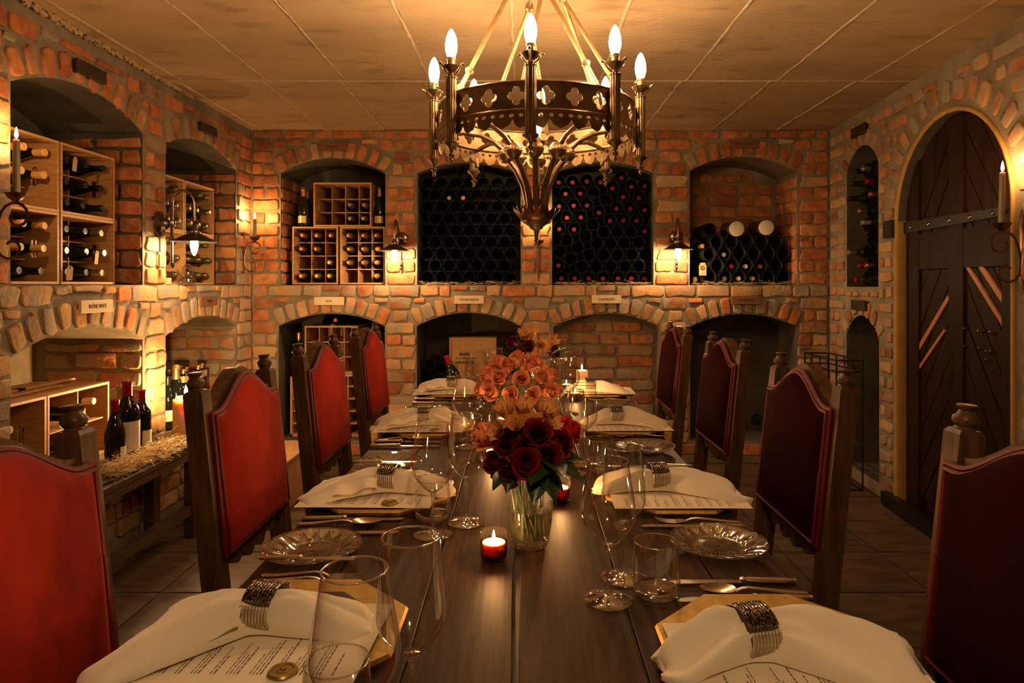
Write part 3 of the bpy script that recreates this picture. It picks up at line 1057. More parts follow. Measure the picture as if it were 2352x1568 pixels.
M_['gallery'] = gal.mesh('gallery', MT['bronze'], True)
for k in range(8):
    a = TH0 + k * PI / 4
    lx, ly = .366 * math.sin(a), -.366 * math.cos(a)
    cand = put('candle_tube', M_['candle_tube'], ch, loc=(lx, ly, 0), rot=(0, 0, a))
    for q in ('finial', 'drip_cup', 'gallery', 'socket', 'bulb'):
        put(q, M_[q], cand)
    # curved arm: lotus -> ball joint -> ring
    pr = [(.028, 1.515), (.034, 1.56), (.047, 1.615), (.072, 1.668), (.098, 1.702)]
    rad = lambda r, z: (r * math.sin(a), -r * math.cos(a), z)
    part('stem_rod', MB().tube([rad(*p) for p in pr], .0105, 8), MT['bronze'], ch)
    part('ball_joint', MB().lathe([(0, -.03), (.018, -.026), (.029, -.012), (.0305, -.002), (.033, 0), (.0305, .002), (.029, .012), (.017, .026), (0, .03)], 16, rad(.107, 1.722)), MT['bronze'], ch)
    pr = [(.118, 1.738), (.15, 1.768), (.20, 1.793), (.26, 1.803), (.31, 1.797), (.338, 1.790)]
    part('arm', MB().tube([rad(*p) for p in pr], .0085, 8), MT['bronze'], ch)
    # leaf scroll bracket tying tube and ring
    part('bracket', MB().tube([rad(.343, 1.80), rad(.352, 1.80), rad(.362, 1.80)], .008, 6), MT['bronze'], ch)
    part('leaf_bracket', MB().tube([rad(.350, 1.785), rad(.356, 1.765), rad(.350, 1.742), rad(.343, 1.728), rad(.352, 1.722)], [.006, .011, .009, .007, .004], 6), MT['bronze'], ch)
# lotus bowl with open petals
mb = MB()
mb.lathe([(0, 1.405), (.006, 1.41), (.008, 1.44), (.012, 1.455), (.022, 1.46), (.026, 1.468), (.045, 1.480), (.05, 1.49), (.04, 1.50), (0, 1.50)], 24)
lot = part('lotus_bowl', mb, MT['bronze'], ch)
for ringi, (n, r1, z1, off) in enumerate(((9, .088, 1.532, 0), (9, .07, 1.535, .5))):
    for k in range(n):
        a = 2 * PI * (k + off) / n
        c, s_ = math.cos(a), math.sin(a)
        def fn(u, v, a=a, r1=r1, z1=z1):
            w = .026 * math.sin(PI * (.12 + .88 * v) ** .8) * (u - .5) * 2
            r = .035 + (r1 - .035) * v
            z = 1.478 + (z1 - 1.478) * v ** 1.3 + .006 * (abs(u - .5) * 2) ** 2
            return Vector((r * math.cos(a) - w * math.sin(a), r * math.sin(a) + w * math.cos(a), z))
        part('petal', MB().grid(fn, 5, 6), MT['copper'], lot)
# centre lamp standing on the stems
part('centre_stem', MB().lathe([(.009, 1.50), (.009, 1.74), (.026, 1.752), (.038, 1.765), (.038, 1.769), (.014, 1.765), (.012, 1.785), (.0, 1.785)], 16), MT['bronze'], ch)
M_['dim'] = M_['bulb'].copy()
M_['dim'].materials[0] = MT['dim_bulb']
b = put('bulb', M_['dim'], ch, loc=(0, 0, -.20))
# hanging rods in pairs with collars, hub at the ceiling
hub = part('ceiling_hub', MB().lathe([(0, 2.345), (.05, 2.345), (.075, 2.352), (.08, 2.36)], 24), MT['brass'], ch)
tops = []
for k in range(4):
    at = math.radians(14) + k * PI / 2
    top = Vector((.098 * math.sin(at), -.098 * math.cos(at), 2.285))
    tops.append(top)
    part('hook', MB().tube([top + Vector((0, 0, .0)), top * .8 + Vector((0, 0, .475)), Vector((top.x * .55, top.y * .55, 2.35))], .006, 6), MT['brass'], ch)
    part('link', MB().tube([top + Vector((.012 * math.cos(i * PI / 5), 0, .016 * math.sin(i * PI / 5))) for i in range(10)], .004, 6, True), MT['brass'], ch)
    for sg in (-1, 1):
        a = at + sg * math.radians(22.5)
        bot = Vector((.330 * math.sin(a), -.330 * math.cos(a), 1.872))
        rod = part('rod', MB().tube([bot, top], .0078, 10), MT['brass'], ch)
        ax = (top - bot).normalized()
        q = ax.to_track_quat('Z', 'Y').to_matrix().to_4x4()
        for f in (.24, .985):
            mb = MB()
            mb.M = Matrix.Translation(bot + (top - bot) * f) @ q
            part('collar', mb.lathe([(.009, -.010), (.013, -.005), (.0155, 0), (.013, .005), (.009, .010)], 12), MT['brass'], rod)

# ------------------------------------------------------------------ wall lamps with metal shades
def cone_shade(mb, c):
    return mb.lathe([(.012, .062), (.016, .045), (.030, .040), (.0305, .022), (.040, .018), (.098, -.018), (.100, -.018), (.099, -.021), (.042, .0145), (.029, .018), (.012, .038)], 32, c, close=False)
SB = MB().lathe([(0, -.098), (.004, -.095), (.012, -.078), (.0185, -.055), (.0200, -.038), (.0175, -.018), (.0115, 0), (0, 0)], 16).mesh('bulb', MT['sconce_bulb'], 'all')
def wall_lamp(x, y, label):
    """short gooseneck lamp on the back wall, bulb under a cone shade"""
    P = px(x, y, YB)
    t = thing('wall_lamp', label, 'wall lamp', (P.x, YB - .014, P.z), group='metal wall lamps')
    mb = MB()
    mb.M = Matrix.Translation((.018, 0, 0)) @ Matrix.Rotation(PI / 2, 4, 'X')
    part('backplate', mb.lathe([(.048, -.01), (.046, .004), (.036, .010), (.024, .012), (.022, .024), (.010, .032), (0, .034)], 28), MT['nickel'], t)
    pts = [(.018, -.03, .005), (.014, -.055, .02), (.008, -.075, .065), (.003, -.095, .105), (.0, -.115, .120), (-.001, -.136, .108), (-.002, -.149, .065), (-.002, -.152, -.01)]
    part('gooseneck', MB().tube(pts, .0075, 10), MT['nickel'], t)
    sh = (-.002, -.152, -.075)
    part('shade', cone_shade(MB(), sh), MT['shade'], t)
    part('shade_collar', MB().lathe([(.0315, .022), (.0325, .026), (.0325, .036), (.0315, .040)], 24, sh, close=False), MT['nickel'], t)
    put('bulb', SB, t, loc=(sh[0], sh[1], sh[2] + .004))
    part('pull_switch', MB().lathe([(.0035, -.245), (.007, -.24), (.007, -.225), (.004, -.22), (.008, -.21), (.008, -.195), (.004, -.19), (.004, -.10)], 10, (.018, -.02, .02)), MT['nickel'], t)
    return t
wall_lamp(917, 548, 'cone-shaded metal lamp on the pier beside the sparkling wine crates')
wall_lamp(1546, 545, 'cone-shaded metal lamp on the pier between the red-capped bottles and the magnums')
# a shaded pendant over the end of the table where the photographer stands
t = thing('pendant_lamp', 'cone-shaded pendant lamp over the table end behind the camera', 'pendant lamp', (.10, .02, 1.86))
part('shade', MB().lathe([(.012, .13), (.03, .12), (.05, .09), (.18, -.02), (.182, -.024), (.048, .084), (.012, .115)], 32, close=False), MT['shade'], t)
part('cord', MB().tube([(0, 0, .12), (0, 0, ZC - 1.86)], .004, 6), MT['iron'], t)
part('bulb', MB().lathe([(0, -.03), (.012, -.027), (.026, -.008), (.028, .012), (.018, .04), (.012, .07), (0, .075)], 16), MT['pendant_bulb'], t)
# swing-arm lamp on the left pier
Yp = 3.535
t = thing('swing_arm_lamp', 'large swing-arm wall lamp with gooseneck on the left brick pier', 'wall lamp', (XL + .014, Yp, 1.585))
mb = MB()
mb.M = Matrix.Rotation(PI / 2, 4, 'Y')
part('backplate', mb.lathe([(.068, -.006), (.066, .006), (.050, .014), (.034, .018), (.031, .036), (.018, .046), (.010, .05)], 32, sx=1.0, sy=.8), MT['nickel'], t)
mb = MB().tube([(.05, 0, 0), (.060, .008, .0)], .010, 10)
mb.lathe([(0, -.022), (.017, -.015), (.019, 0), (.017, .015), (0, .022)], 14, (.060, .008, 0))
part('knuckle', mb, MT['nickel'], t)
part('post', MB().lathe([(.004, -.235), (.012, -.225), (.013, -.205), (.008, -.20), (.008, .11), (.009, .115)], 14, (.060, .008, 0)), MT['nickel'], t)
E = Vector((.172, .02, -.005))
pts = []
for i in range(15):
    a = PI - PI * i / 14
    f = (1 - math.cos(PI * i / 14)) / 2
    pts.append((.060 + (E.x - .060) * f, .008 + (E.y - .008) * f, .105 + .072 * math.sin(a)))
pts.append((E.x, E.y, .02))
part('gooseneck', MB().tube(pts, .0078, 10), MT['nickel'], t)
sh = (E.x, E.y, -.075)
mb = cone_shade(MB(), sh)
mb.v = [Vector((sh[0] + (v.x - sh[0]) * 1.16, sh[1] + (v.y - sh[1]) * 1.16, v.z)) for v in mb.v]
part('shade', mb, MT['shade'], t)
part('shade_collar', MB().lathe([(.0365, .022), (.0375, .026), (.0375, .036), (.0365, .040)], 24, sh, close=False), MT['nickel'], t)
put('bulb', SB, t, loc=(sh[0], sh[1], sh[2] + .004))

# ------------------------------------------------------------------ wrought-iron candle sconces
def flame(parent, loc, s=1.0, mat='flame'):
    if 'flame' not in M_:
        M_['flame'] = MB().lathe([(0, 0), (.0035, .003), (.0058, .010), (.0055, .018), (.003, .030), (.0012, .038), (0, .042)], 12).mesh('flame', MT['flame'], 'all')
        M_['wick'] = MB().lathe([(.0009, -.008), (.0009, .004)], 6).mesh('wick', MT['ink'])
    put('wick', M_['wick'], parent, loc=loc)
    if mat not in M_:
        M_[mat] = M_['flame'].copy()
        M_[mat].materials[0] = MT[mat]
    o = put('flame', M_[mat], parent, loc=loc)
    o.scale = (s, s, s)
    return o
def sconce(loc, rz, label, clabel, length, wax, cr=.0125, lean=0.0):
    """scroll bracket; local +x points away from the wall"""
    t = thing('candle_sconce', label, 'sconce', loc, (0, 0, rz), 'wrought-iron candle sconces')
    part('back_strap', MB().tube([(.006, 0, -.19), (.012, 0, -.12), (.007, 0, 0), (.012, 0, .1), (.005, 0, .155)], [(.004, .004), (.013, .003), (.017, .003), (.013, .003), (.004, .003)], 6, flat=(1, 0, 0)), MT['copper'], t)
    pts = [(.012, 0, -.045)]
    for i in range(13):                                   # lower curl
        a = math.radians(165 + i * 28)
        r = .052 - .0028 * i
        pts.append((.065 + r * math.cos(a), 0, -.10 + r * math.sin(a)))
    part('scroll', MB().tube(pts, [(.0055, .0024)] * len(pts), 6, flat=(0, 1, 0)), MT['copper'], t)
    pts = [(.012, 0, -.05), (.02, 0, 0.0)]
    for i in range(16):                                   # upper arm curling down at the end
        a = math.radians(160 - i * 25)
        r = .058 - .0026 * i
        pts.append((.085 + r * math.cos(a), 0, .012 + r * math.sin(a)))
    part('scroll', MB().tube(pts, [(.0055, .0024)] * len(pts), 6, flat=(0, 1, 0)), MT['copper'], t)
    part('drip_cup', MB().lathe([(.004, .066), (.012, .070), (.026, .080), (.036, .098), (.034, .098), (.024, .084), (.013, .078), (0, .077)], 20, (.085, 0, 0), rib=8, amp=.04), MT['copper'], t)
    base = t.matrix_basis if False else Matrix.Translation(Vector(loc)) @ Matrix.Rotation(rz, 4, 'Z')
    wp = base @ Vector((.085, 0, .0785))
    c = thing('taper_candle', clabel, 'candle', wp, (lean, 0, 0), 'lit taper candles')
    part('wax_body', MB().lathe([(cr, 0), (cr * .94, length * .6), (cr * .9, length - .004), (cr * .7, length), (0, length - .003)], 16), wax, c)
    flame(c, (0, 0, length + .004))
    return t
sconce((XL + .002, 2.44, 1.498), 0, 'scrolled copper candle sconce on the left wall before the two-storey crates', 'olive taper candle burning above the left wall sconce', .215, MT['wax_green'])
sconce((XL + .002, 4.60, 1.495), 0, 'scrolled candle sconce in the far left corner of the cellar', 'dark taper candle burning in the far corner sconce', .145, MT['wax_green'])
P = px(1237, 600, YB)
sconce((P.x, YB - .002, 1.475), -PI / 2, 'scrolled candle sconce on the middle back pier behind the chandelier', 'taper candle half hidden behind the chandelier stem', .145, MT['wax'])
Yr = 2.715
sconce((XR(Yr) - .002, Yr, 1.415), PI - RS, 'thin scrolled candle sconce on the wall beside the arched door', 'olive taper candle burning beside the arched door', .225, MT['wax_green'], lean=.02)

# ------------------------------------------------------------------ dining table
TZ = .76
tb = thing('dining_table', 'long dark oak plank table laid for dinner under the chandelier', 'table', (0, 2.0, 0))
TY0, TY1 = .30, 3.55
xs = [-.473, -.322, -.157, -.0125, .158, .322, .458]
gaps = [0, .0035, .0035, .011, .0035, .0035, 0]
for i in range(6):
    a, b = xs[i] + gaps[i] / 2, xs[i + 1] - gaps[i + 1] / 2
    mb = MB()
    zz = TZ - RNG.uniform(0, .0001)
    n = 40
    prof = lambda w: [(-w / 2, -.045), (-w / 2, -.0012), (-w / 2 + .0012, 0), (w / 2 - .0012, 0), (w / 2, -.0012), (w / 2, -.045)]
    vs, fs = [], []
    for j in range(n + 1):
        y = TY0 + (TY1 - TY0) * j / n + 0 * RNG.random()
        wob = .0018 * math.sin(j * .9 + i) + RNG.uniform(-.0009, .0009)
        for q, (u, v) in enumerate(prof(b - a)):
            vs.append(((a + b) / 2 + u + (wob if q > 2 else 0), y - 2.0, zz + v))
    for j in range(n):
        for q in range(5):
            fs.append((j * 6 + q, j * 6 + q + 1, (j + 1) * 6 + q + 1, (j + 1) * 6 + q))
    fs += [tuple(range(6)), tuple(n * 6 + q for q in range(6))]
    part('plank', mb.add(vs, fs), MT['table'], tb)
for i in range(1, 6):
    part('gap_shade_strip', MB().box((xs[i], 0, TZ - .015), (gaps[i] + .003, TY1 - TY0 - .02, .014)), MT['ink'], tb, False)  # dark strip added in the plank gaps so they read as shade
part('under_frame', MB().box((-.01, 0, .655), (.74, 2.9, .07)), MT['dark_wood'], tb, False)
for sx in (-1, 1):
    for y in (-.77, .685 if sx < 0 else .84):
        part('leg', MB().lathe([(.055, .0), (.055, .08), (.04, .10), (.05, .2), (.062, .33), (.045, .5), (.04, .52), (.055, .54), (.055, .64)], 16, (sx * .33 - .01, y, 0)), MT['dark_wood'], tb)
part('stretcher', MB().box((-.01, -.02, .12), (.07, 2.6, .06)), MT['dark_wood'], tb, False)

# ------------------------------------------------------------------ high-back chairs
ANG = math.atan(.10)
CA, SA = math.cos(ANG), math.sin(ANG)
def lean(y, s, d=0.0):
    """point on the leaning back: y across, s up the lean from the seat, d towards the table"""
    return Vector((-SA * s + CA * d, y, .45 + CA * s + SA * d))
HW = .1875
def crest(y):
    q = max(0.0, 1 - abs(y) / .155)
    return .552 + .066 * (q * q * (3 - 2 * q)) ** .9
def make_chair(vel, label):
    t = thing('high_back_chair', label, 'chair')
    for sy in (-1, 1):
        mb = MB()
        pts = [(-.05, sy * HW, 0), (-.012, sy * HW, .25), (0, sy * HW, .45), tuple(lean(sy * HW, .30)), tuple(lean(sy * HW, .583)), tuple(lean(sy * HW, .590))]
        mb.tube(pts, [(.030, .030)] * 4 + [(.0285, .0285), (.022, .022)], 4, flat=(1, 0, 0))
        leg = part('back_post', mb, MT['chair_wood'], t, False)
        mb = MB()
        mb.M = Matrix.Translation(lean(sy * HW, .588)) @ Matrix.Rotation(-ANG, 4, 'Y')
        part('finial', mb.lathe([(.014, 0), (.0155, .003), (.0135, .006), (.0165, .009), (.0195, .015), (.0185, .020), (.0125, .027), (.0105, .031), (.0135, .034), (.0155, .038), (.0135, .0405), (0, .0415)], 18), MT['chair_wood'], leg)
    n = 32
    W = HW - .018
    top = [(-W + 2 * W * i / n, crest(-W + 2 * W * i / n)) for i in range(n + 1)]
    out = [(-W, .50), (W, .50)] + list(reversed(top))
    part('crest_rail', MB().prism(out, [], lambda u, v, d: lean(u, v, d), -.016, .014), MT['chair_wood'], t)
    # scalloped bottom rail
    bot = []
    for i in range(n + 1):
        y = -W + 2 * W * i / n
        s_ = .215 - .022 * abs(math.cos(PI * i / n * 5)) - .018 * math.sin(PI * i / n) ** 2
        bot.append((y, s_))
    part('apron_rail', MB().prism(bot + [(W, .25), (-W, .25)], [], lambda u, v, d: lean(u, v, d), -.014, .012), MT['chair_wood'], t)
    # padded panel, a little wider than the gap between the posts
    PW = HW - .001
    s0 = .232
    def fn(u, v, inset=.006):
        y = (u - .5) * 2 * (PW - inset)
        st = crest(y) - .016
        s = s0 + (st - s0) * v
        e = min(1.0, min(u, 1 - u) * 7, v * 9, (1 - v) * 9)
        e = math.sqrt(max(0, 1 - (1 - e) ** 2))
        d = .023 + .016 * e + .020 * (1 - (2 * u - 1) ** 2) * math.sin(PI * min(1, v * 1.0)) ** .6
        return lean(y, s, d)
    pad = part('back_panel', MB().grid(fn, 24, 30), vel, t, 'all')
    ed = []
    for i in range(25):
        ed.append(fn(i / 24, 0, .002))
    for j in range(1, 30):
        ed.append(fn(1, j / 29, .002))
    for i in range(1, 25):
        ed.append(fn(1 - i / 24, 1, .002))
    for j in range(1, 29):
        ed.append(fn(0, 1 - j / 29, .002))
    o1 = [p + Vector((.003, 0, 0)) for p in ed]
    cy_ = sum((p.z for p in ed)) / len(ed)
    o2 = [Vector((p.x + .009, p.y * .955, p.z - (.007 if p.z > cy_ else -.007))) for p in ed]
    part('piping', MB().tube(o1, .0048, 6, True), MT['piping'], pad)
    part('piping', MB().tube(o2, .0042, 6, True), MT['piping'], pad)
    def fb(u, v):
        y = (u - .5) * 2 * (W - .006)
        st = crest(y) - .03
        return lean(y, s0 + (st - s0) * v, -.018)
    part('rear_panel', MB().grid(fb, 12, 12), vel, t, 'all')
    # seat on its frame
    part('seat_frame', MB().box((.22, 0, .395), (.42, .40, .05), 0, .006), MT['chair_wood'], t, False)
    def fs_(u, v):
        x, y = .02 + .40 * u, (v - .5) * .40
        e = min(u, 1 - u, v, 1 - v) * 6
        return Vector((x, y, .42 + .025 * math.sqrt(max(0, 1 - (1 - min(1, e)) ** 2))))
    part('seat', MB().grid(fs_, 14, 14), vel, t, 'all')
    for sy in (-1, 1):
        part('front_leg', MB().lathe([(.022, 0), (.022, .06), (.015, .07), (.02, .12), (.024, .2), (.016, .3), (.022, .32), (.022, .385)], 14, (.40, sy * .17, 0)), MT['chair_wood'], t)
        part('stretcher', MB().tube([(-.03, sy * .17, .12), (.40, sy * .17, .12)], .012, 8), MT['chair_wood'], t)
    part('stretcher', MB().tube([(.19, -.17, .12), (.19, .17, .12)], .012, 8), MT['chair_wood'], t)
    return t
G = 'high-back velvet chairs around the table'
lab = lambda w, c: f'high-back chair with {c} velvet back, {w}'
WHERE_L = ['the near-end one facing the bench wall side of the table', 'the one beside the pillar candle', 'the one before the low wooden box', 'the one against the rosé crates']
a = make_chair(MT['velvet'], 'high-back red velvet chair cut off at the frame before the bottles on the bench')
a.location = (-.635, .845, 0)
a['group'] = G
for (x, y, rz), l in zip(((-.636, 1.605, .0), (-.655, 2.31, -.01), (-.667, 3.065, -.015)),
                         ('high-back red velvet chair just before the glowing pillar candle', 'high-back red velvet chair before the low pine box on the floor',
                          'high-back red velvet chair in front of the rosé pigeonhole crates, farthest of its row')):
    dup(a, l, (x, y, 0), (0, 0, rz))
b = make_chair(MT['velvet_shaded'], 'high-back shade-toned red velvet chair cut off at the frame before the arched door')
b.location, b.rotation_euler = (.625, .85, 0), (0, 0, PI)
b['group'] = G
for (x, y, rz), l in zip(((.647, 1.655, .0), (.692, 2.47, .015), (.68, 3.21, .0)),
                         ('high-back shade-toned red velvet chair before the black wire rack', 'high-back shade-toned red velvet chair standing before the empty plastered recess',
                          'high-back shade-toned red velvet chair, farthest of the door-side row')):
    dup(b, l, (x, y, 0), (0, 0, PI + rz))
# ------------------------------------------------------------------ bottles (each shape built once, then copied)
RNG = random.Random(23)
PROF = {
    'bordeaux': ([(0, .003), (.034, 0), (.0375, .004), (.0375, .188), (.034, .208), (.022, .228), (.0155, .246), (.0145, .262), (.0145, .298), (0, .298)], (.250, .300, .0158)),
    'burgundy': ([(0, .003), (.036, 0), (.0405, .005), (.0405, .140), (.037, .168), (.027, .202), (.0185, .232), (.0148, .252), (.0145, .292), (0, .292)], (.238, .296, .0158)),
    'champagne': ([(0, .003), (.040, 0), (.0435, .006), (.0435, .140), (.040, .170), (.028, .210), (.0185, .245), (.0152, .275), (.016, .305), (0, .305)], (.200, .312, .0195)),
    'magnum': ([(0, .004), (.046, 0), (.050, .006), (.050, .215), (.046, .240), (.032, .270), (.0205, .292), (.0175, .31), (.0175, .358), (0, .358)], (.288, .360, .0200)),
    'slim': ([(0, .003), (.030, 0), (.033, .004), (.033, .175), (.030, .20), (.019, .232), (.0135, .255), (.0135, .288), (0, .288)], (.262, .290, .0148)),
}
BM = {}
def bottle(kind, cap, label, loc, rot=(0, 0, 0), group=None, lab=None, lab_mat='label', glass='bottle', cat='bottle', lab_w=2.2, lab_rot=0.0, scale=1.0):
    """a bottle standing on loc, +z along its axis: glass body, capsule and (where it shows) a paper label"""
    prof, (c0, c1, cr) = PROF[kind]
    if (kind, glass) not in BM:
        BM[kind, glass] = MB().lathe(prof, 20).mesh('bottle_body', MT[glass], True)
    if (kind, cap) not in BM:
        if kind == 'champagne':
            q = [(.0235, c0), (.0205, c0 + .035), (.0175, c0 + .07), (.0172, c0 + .085), (.0195, c0 + .088), (.0195, c0 + .094), (.0175, c0 + .097), (.0175, c1 - .008), (.012, c1), (.0, c1 + .002)]
        else:
            q = [(cr, c0), (cr, c1 - .012), (cr + .0012, c1 - .011), (cr + .0012, c1 - .003), (cr - .001, c1), (cr * .55, c1), (cr * .5, c1 - .0012), (0, c1 - .0012)]
        BM[kind, cap] = MB().lathe(q, 18).mesh('capsule', MT[cap], True)
    t = thing('bottle', label, cat, loc, rot, group)
    t.scale = (scale,) * 3
    put('glass_body', BM[kind, glass], t)
    put('capsule', BM[kind, cap], t)
    if lab:
        z0, z1 = lab
        key = (kind, 'label', lab, lab_mat, lab_w)
        if key not in BM:
            r = max(p[0] for p in prof) + .0006
            a = lambda u: -PI / 2 + (u - .5) * lab_w
            BM[key] = MB().grid(lambda u, v: Vector((r * math.cos(a(u)), r * math.sin(a(u)), z0 + (z1 - z0) * v)), 12, 2).mesh('paper_label', MT[lab_mat], 'all')
        put('paper_label', BM[key], t, rot=(0, 0, lab_rot))
    return t

OUT_BACK = (PI / 2, 0, 0)            # axis towards the room from the back wall
OUT_LEFT = (0, PI / 2, 0)            # axis towards the room from the left wall

# ------------------------------------------------------------------ wooden crates with an open front
def crate(label, loc, rz, W, H, D, cols, rows, group, slots=True, back=True, th=.011, mat='pine', div=True, d0=.012, slot_at=.28):
    """front faces local -y; loc is the lower front left corner"""
    t = thing('wine_crate', label, 'crate', loc, (0, 0, rz), group)
    part('base_panel', MB().box((W / 2, D / 2, th / 2), (W, D, th)), MT['pine_h'], t, False)
    part('top_panel', MB().box((W / 2, D / 2, H - th / 2), (W, D, th)), MT['pine_h'], t, False)
    for x in (th / 2, W - th / 2):
        hole = []
        if slots:
            for i in range(12):
                a = 2 * PI * i / 12
                hole.append((D * slot_at + .015 * math.cos(a), H / 2 + (.028 if math.sin(a) > 0 else -.028) + .015 * math.sin(a)))
        part('side_panel', MB().prism([(0, th), (D, th), (D, H - th), (0, H - th)], [hole] if hole else [], lambda u, v, d, x=x: Vector((x + d, u, v)), -th / 2, th / 2), MT[mat], t, False)
    if back:
        part('back_panel', MB().box((W / 2, D - th / 2, H / 2), (W - 2 * th, th, H - 2 * th)), MT[mat], t, False)
    if div:
        dd = D * .72 if div is True else div
        for i in range(1, cols):
            part('divider', MB().box((th + (W - 2 * th) * i / cols, d0 + dd / 2, H / 2), (.006, dd, H - 2 * th)), MT['pine'], t, False)
        for j in range(1, rows):
            part('divider', MB().box((W / 2, d0 + .002 + dd / 2, th + (H - 2 * th) * j / rows), (W - 2 * th, dd - .004, .006)), MT['pine_h'], t, False)
    return t

def cell(loc, W, H, cols, rows, i, j, th=.011):
    return ((W - 2 * th) * (i + .5) / cols + th, (H - 2 * th) * (j + .5) / rows + th)

# left wall, upper recesses: two storeys of two crates each
def left_stack(ys, z0, W, H, xf, plan, where, group, kind, glass='bottle'):
    for ci, y in enumerate(ys):
        for lv in range(2):
            nm = f"{('lower', 'upper')[lv]} {('near', 'far')[ci]} pine wine crate {where}"
            loc = (xf, y, z0 + lv * (H + .002))
            crate(nm, loc, PI / 2, W, H, .36, 3, 3, group, div=.20, d0=.14)
            for j in range(3):
                for i in range(3):
                    capn = plan[ci][lv][j][i]
                    if not capn:
                        continue
                    cx_, cz_ = cell(None, W, H, 3, 3, i, j)
                    cn = capn[4:]
                    back_ = RNG.uniform(.005, .03)
                    bottle(kind, capn, f"{cn}-capped bottle, {ORD[i]} in {('bottom', 'middle', 'top')[j]} row, {('lower', 'upper')[lv]} {('near', 'far')[ci]} crate, {where[7:]}",
                           (xf - back_ - .296, y + cx_, loc[2] + cz_ - .0485 + .0045 + (.0405 if kind == 'burgundy' else .0435)), OUT_LEFT, 'bottles in the ' + group, glass=glass)
Y_, B_, Si, Gd, Gn = 'cap_yellow', 'cap_black', 'cap_silver', 'cap_gold', 'cap_green'
left_stack((2.545, 2.945), LEDGE + .003, .388, .312, XL - .10,
           [[[[B_, B_, B_], [Y_, Y_, Y_], [Y_, Y_, Y_]], [[None, None, None], [None, Y_, Y_], [Y_, Y_, Y_]]],
            [[[B_, B_, Si], [B_, B_, Si], [B_, B_, Si]], [[B_, B_, B_], [B_, B_, B_], [B_, B_, B_]]]],
           'in the near left recess', 'pine crates in the near left recess', 'burgundy')
left_stack((3.632, 4.02), LEDGE + .003, .380, .312, XL - .10,
           [[[[Gn] * 3] * 3, [[Gn] * 3] * 3], [[[Gn] * 3] * 3, [[Gn] * 3] * 3]],
           'in the far left recess', 'pine crates in the far left recess', 'champagne', 'bottle_green')
# paper tags hanging on bottle necks in the near recess
for (x, y, l) in ((160, 628, 'small kraft paper tag hanging on a bottle of the lowest row, near left recess'), (222, 592, 'small kraft paper tag hanging before the middle row of the lower far crate'),
                  (172, 378, 'small kraft paper tag hanging in the top row of the upper far crate')):
    Y = F_PX * (-(XL - .085)) / (CX - x)
    P = px(x, y, Y)
    mb = MB().prism([(-.016, -.03), (.016, -.03), (.016, .024), (.008, .034), (-.008, .034), (-.016, .024)], [[(.004 * math.cos(a * PI / 4), .026 + .004 * math.sin(a * PI / 4)) for a in range(8)]],
                    lambda u, v, d: Vector((d, u, v)), -.0006, .0006)
    o = put('paper_tag', mb.mesh('paper_tag', MT['cardboard']), None, loc=P, rot=(0, .1, RNG.uniform(-.2, .2)))
    tag(o, l, 'tag', 'kraft tags on bottle necks')

# back wall, first upper recess: three pigeonhole crates
def px_crate(x0, x1, y0, y1, Y, label, cols, rows, group, D=.335):
    a, b = px(x0, y1, Y), px(x1, y0, Y)
    t = crate(label, tuple(a), 0, b.x - a.x, b.z - a.z, D, cols, rows, group, div=D * .66, d0=.085)
    return a, b.x - a.x, b.z - a.z
YC = YB + .07
GC = 'pigeonhole crates in the sparkling wine recess'
zl = LEDGE + .002
def fill_crate(P, W, H, cols, rows, plan, kind, where, group, dz=-.0005):
    for (i, j), capn in plan.items():
        cx_, cz_ = cell(None, W, H, cols, rows, i, j)
        bottle(kind, capn, f"{capn[4:]}-capped bottle, {ORD[i]} in the {ORD[rows - 1 - j]} row of the {where}",
               (P[0] + cx_ + RNG.uniform(-.006, .006), P[1] + .020 + .302 - RNG.uniform(0, .012), P[2] + cz_ + dz), OUT_BACK, group, scale=1.0)
def snap(P):
    return Vector((P.x, P.y, zl))
P, W, H = px_crate(671, 776, 520.5, 652.5, YC, 'lower pine pigeonhole crate nearer the corner in the sparkling wine recess', 3, 4, GC)
H1 = H
fill_crate(P, W, H, 3, 4, {(0, 3): 'cap_copper', (1, 3): 'cap_copper', (2, 3): 'cap_copper', (0, 2): 'cap_copper', (1, 2): 'cap_copper', (2, 1): 'cap_gold',
                           (0, 0): 'cap_gold', (1, 0): 'cap_gold', (2, 0): 'cap_gold'}, 'champagne', 'crate nearer the corner', 'bottles in the pigeonhole crates')
P2, W2, H2 = px_crate(781, 884, 520.5, 652.5, YC, 'lower pine pigeonhole crate beside the wall lamp in the sparkling wine recess', 3, 4, GC)
fill_crate(P2, W2, H2, 3, 4, {(0, 3): 'cap_copper', (1, 3): 'cap_copper', (2, 3): 'cap_copper', (0, 2): 'cap_copper', (1, 2): 'cap_copper', (2, 2): 'cap_gold',
                              (0, 1): 'cap_copper', (1, 1): 'cap_copper', (2, 1): 'cap_gold', (2, 0): 'cap_gold'}, 'champagne', 'crate beside the wall lamp', 'bottles in the pigeonhole crates')
P3, W3, H3 = px_crate(720, 853, 419, 519.8, YC, 'top pine pigeonhole crate with only four bottles', 4, 3, GC)
fill_crate(P3, W3, H3, 4, 3, {(2, 1): 'cap_silver', (3, 1): 'cap_silver', (2, 0): 'cap_silver', (3, 0): 'cap_silver'}, 'champagne', 'top crate', 'bottles in the pigeonhole crates')
ztop = P.z + H1 + .001
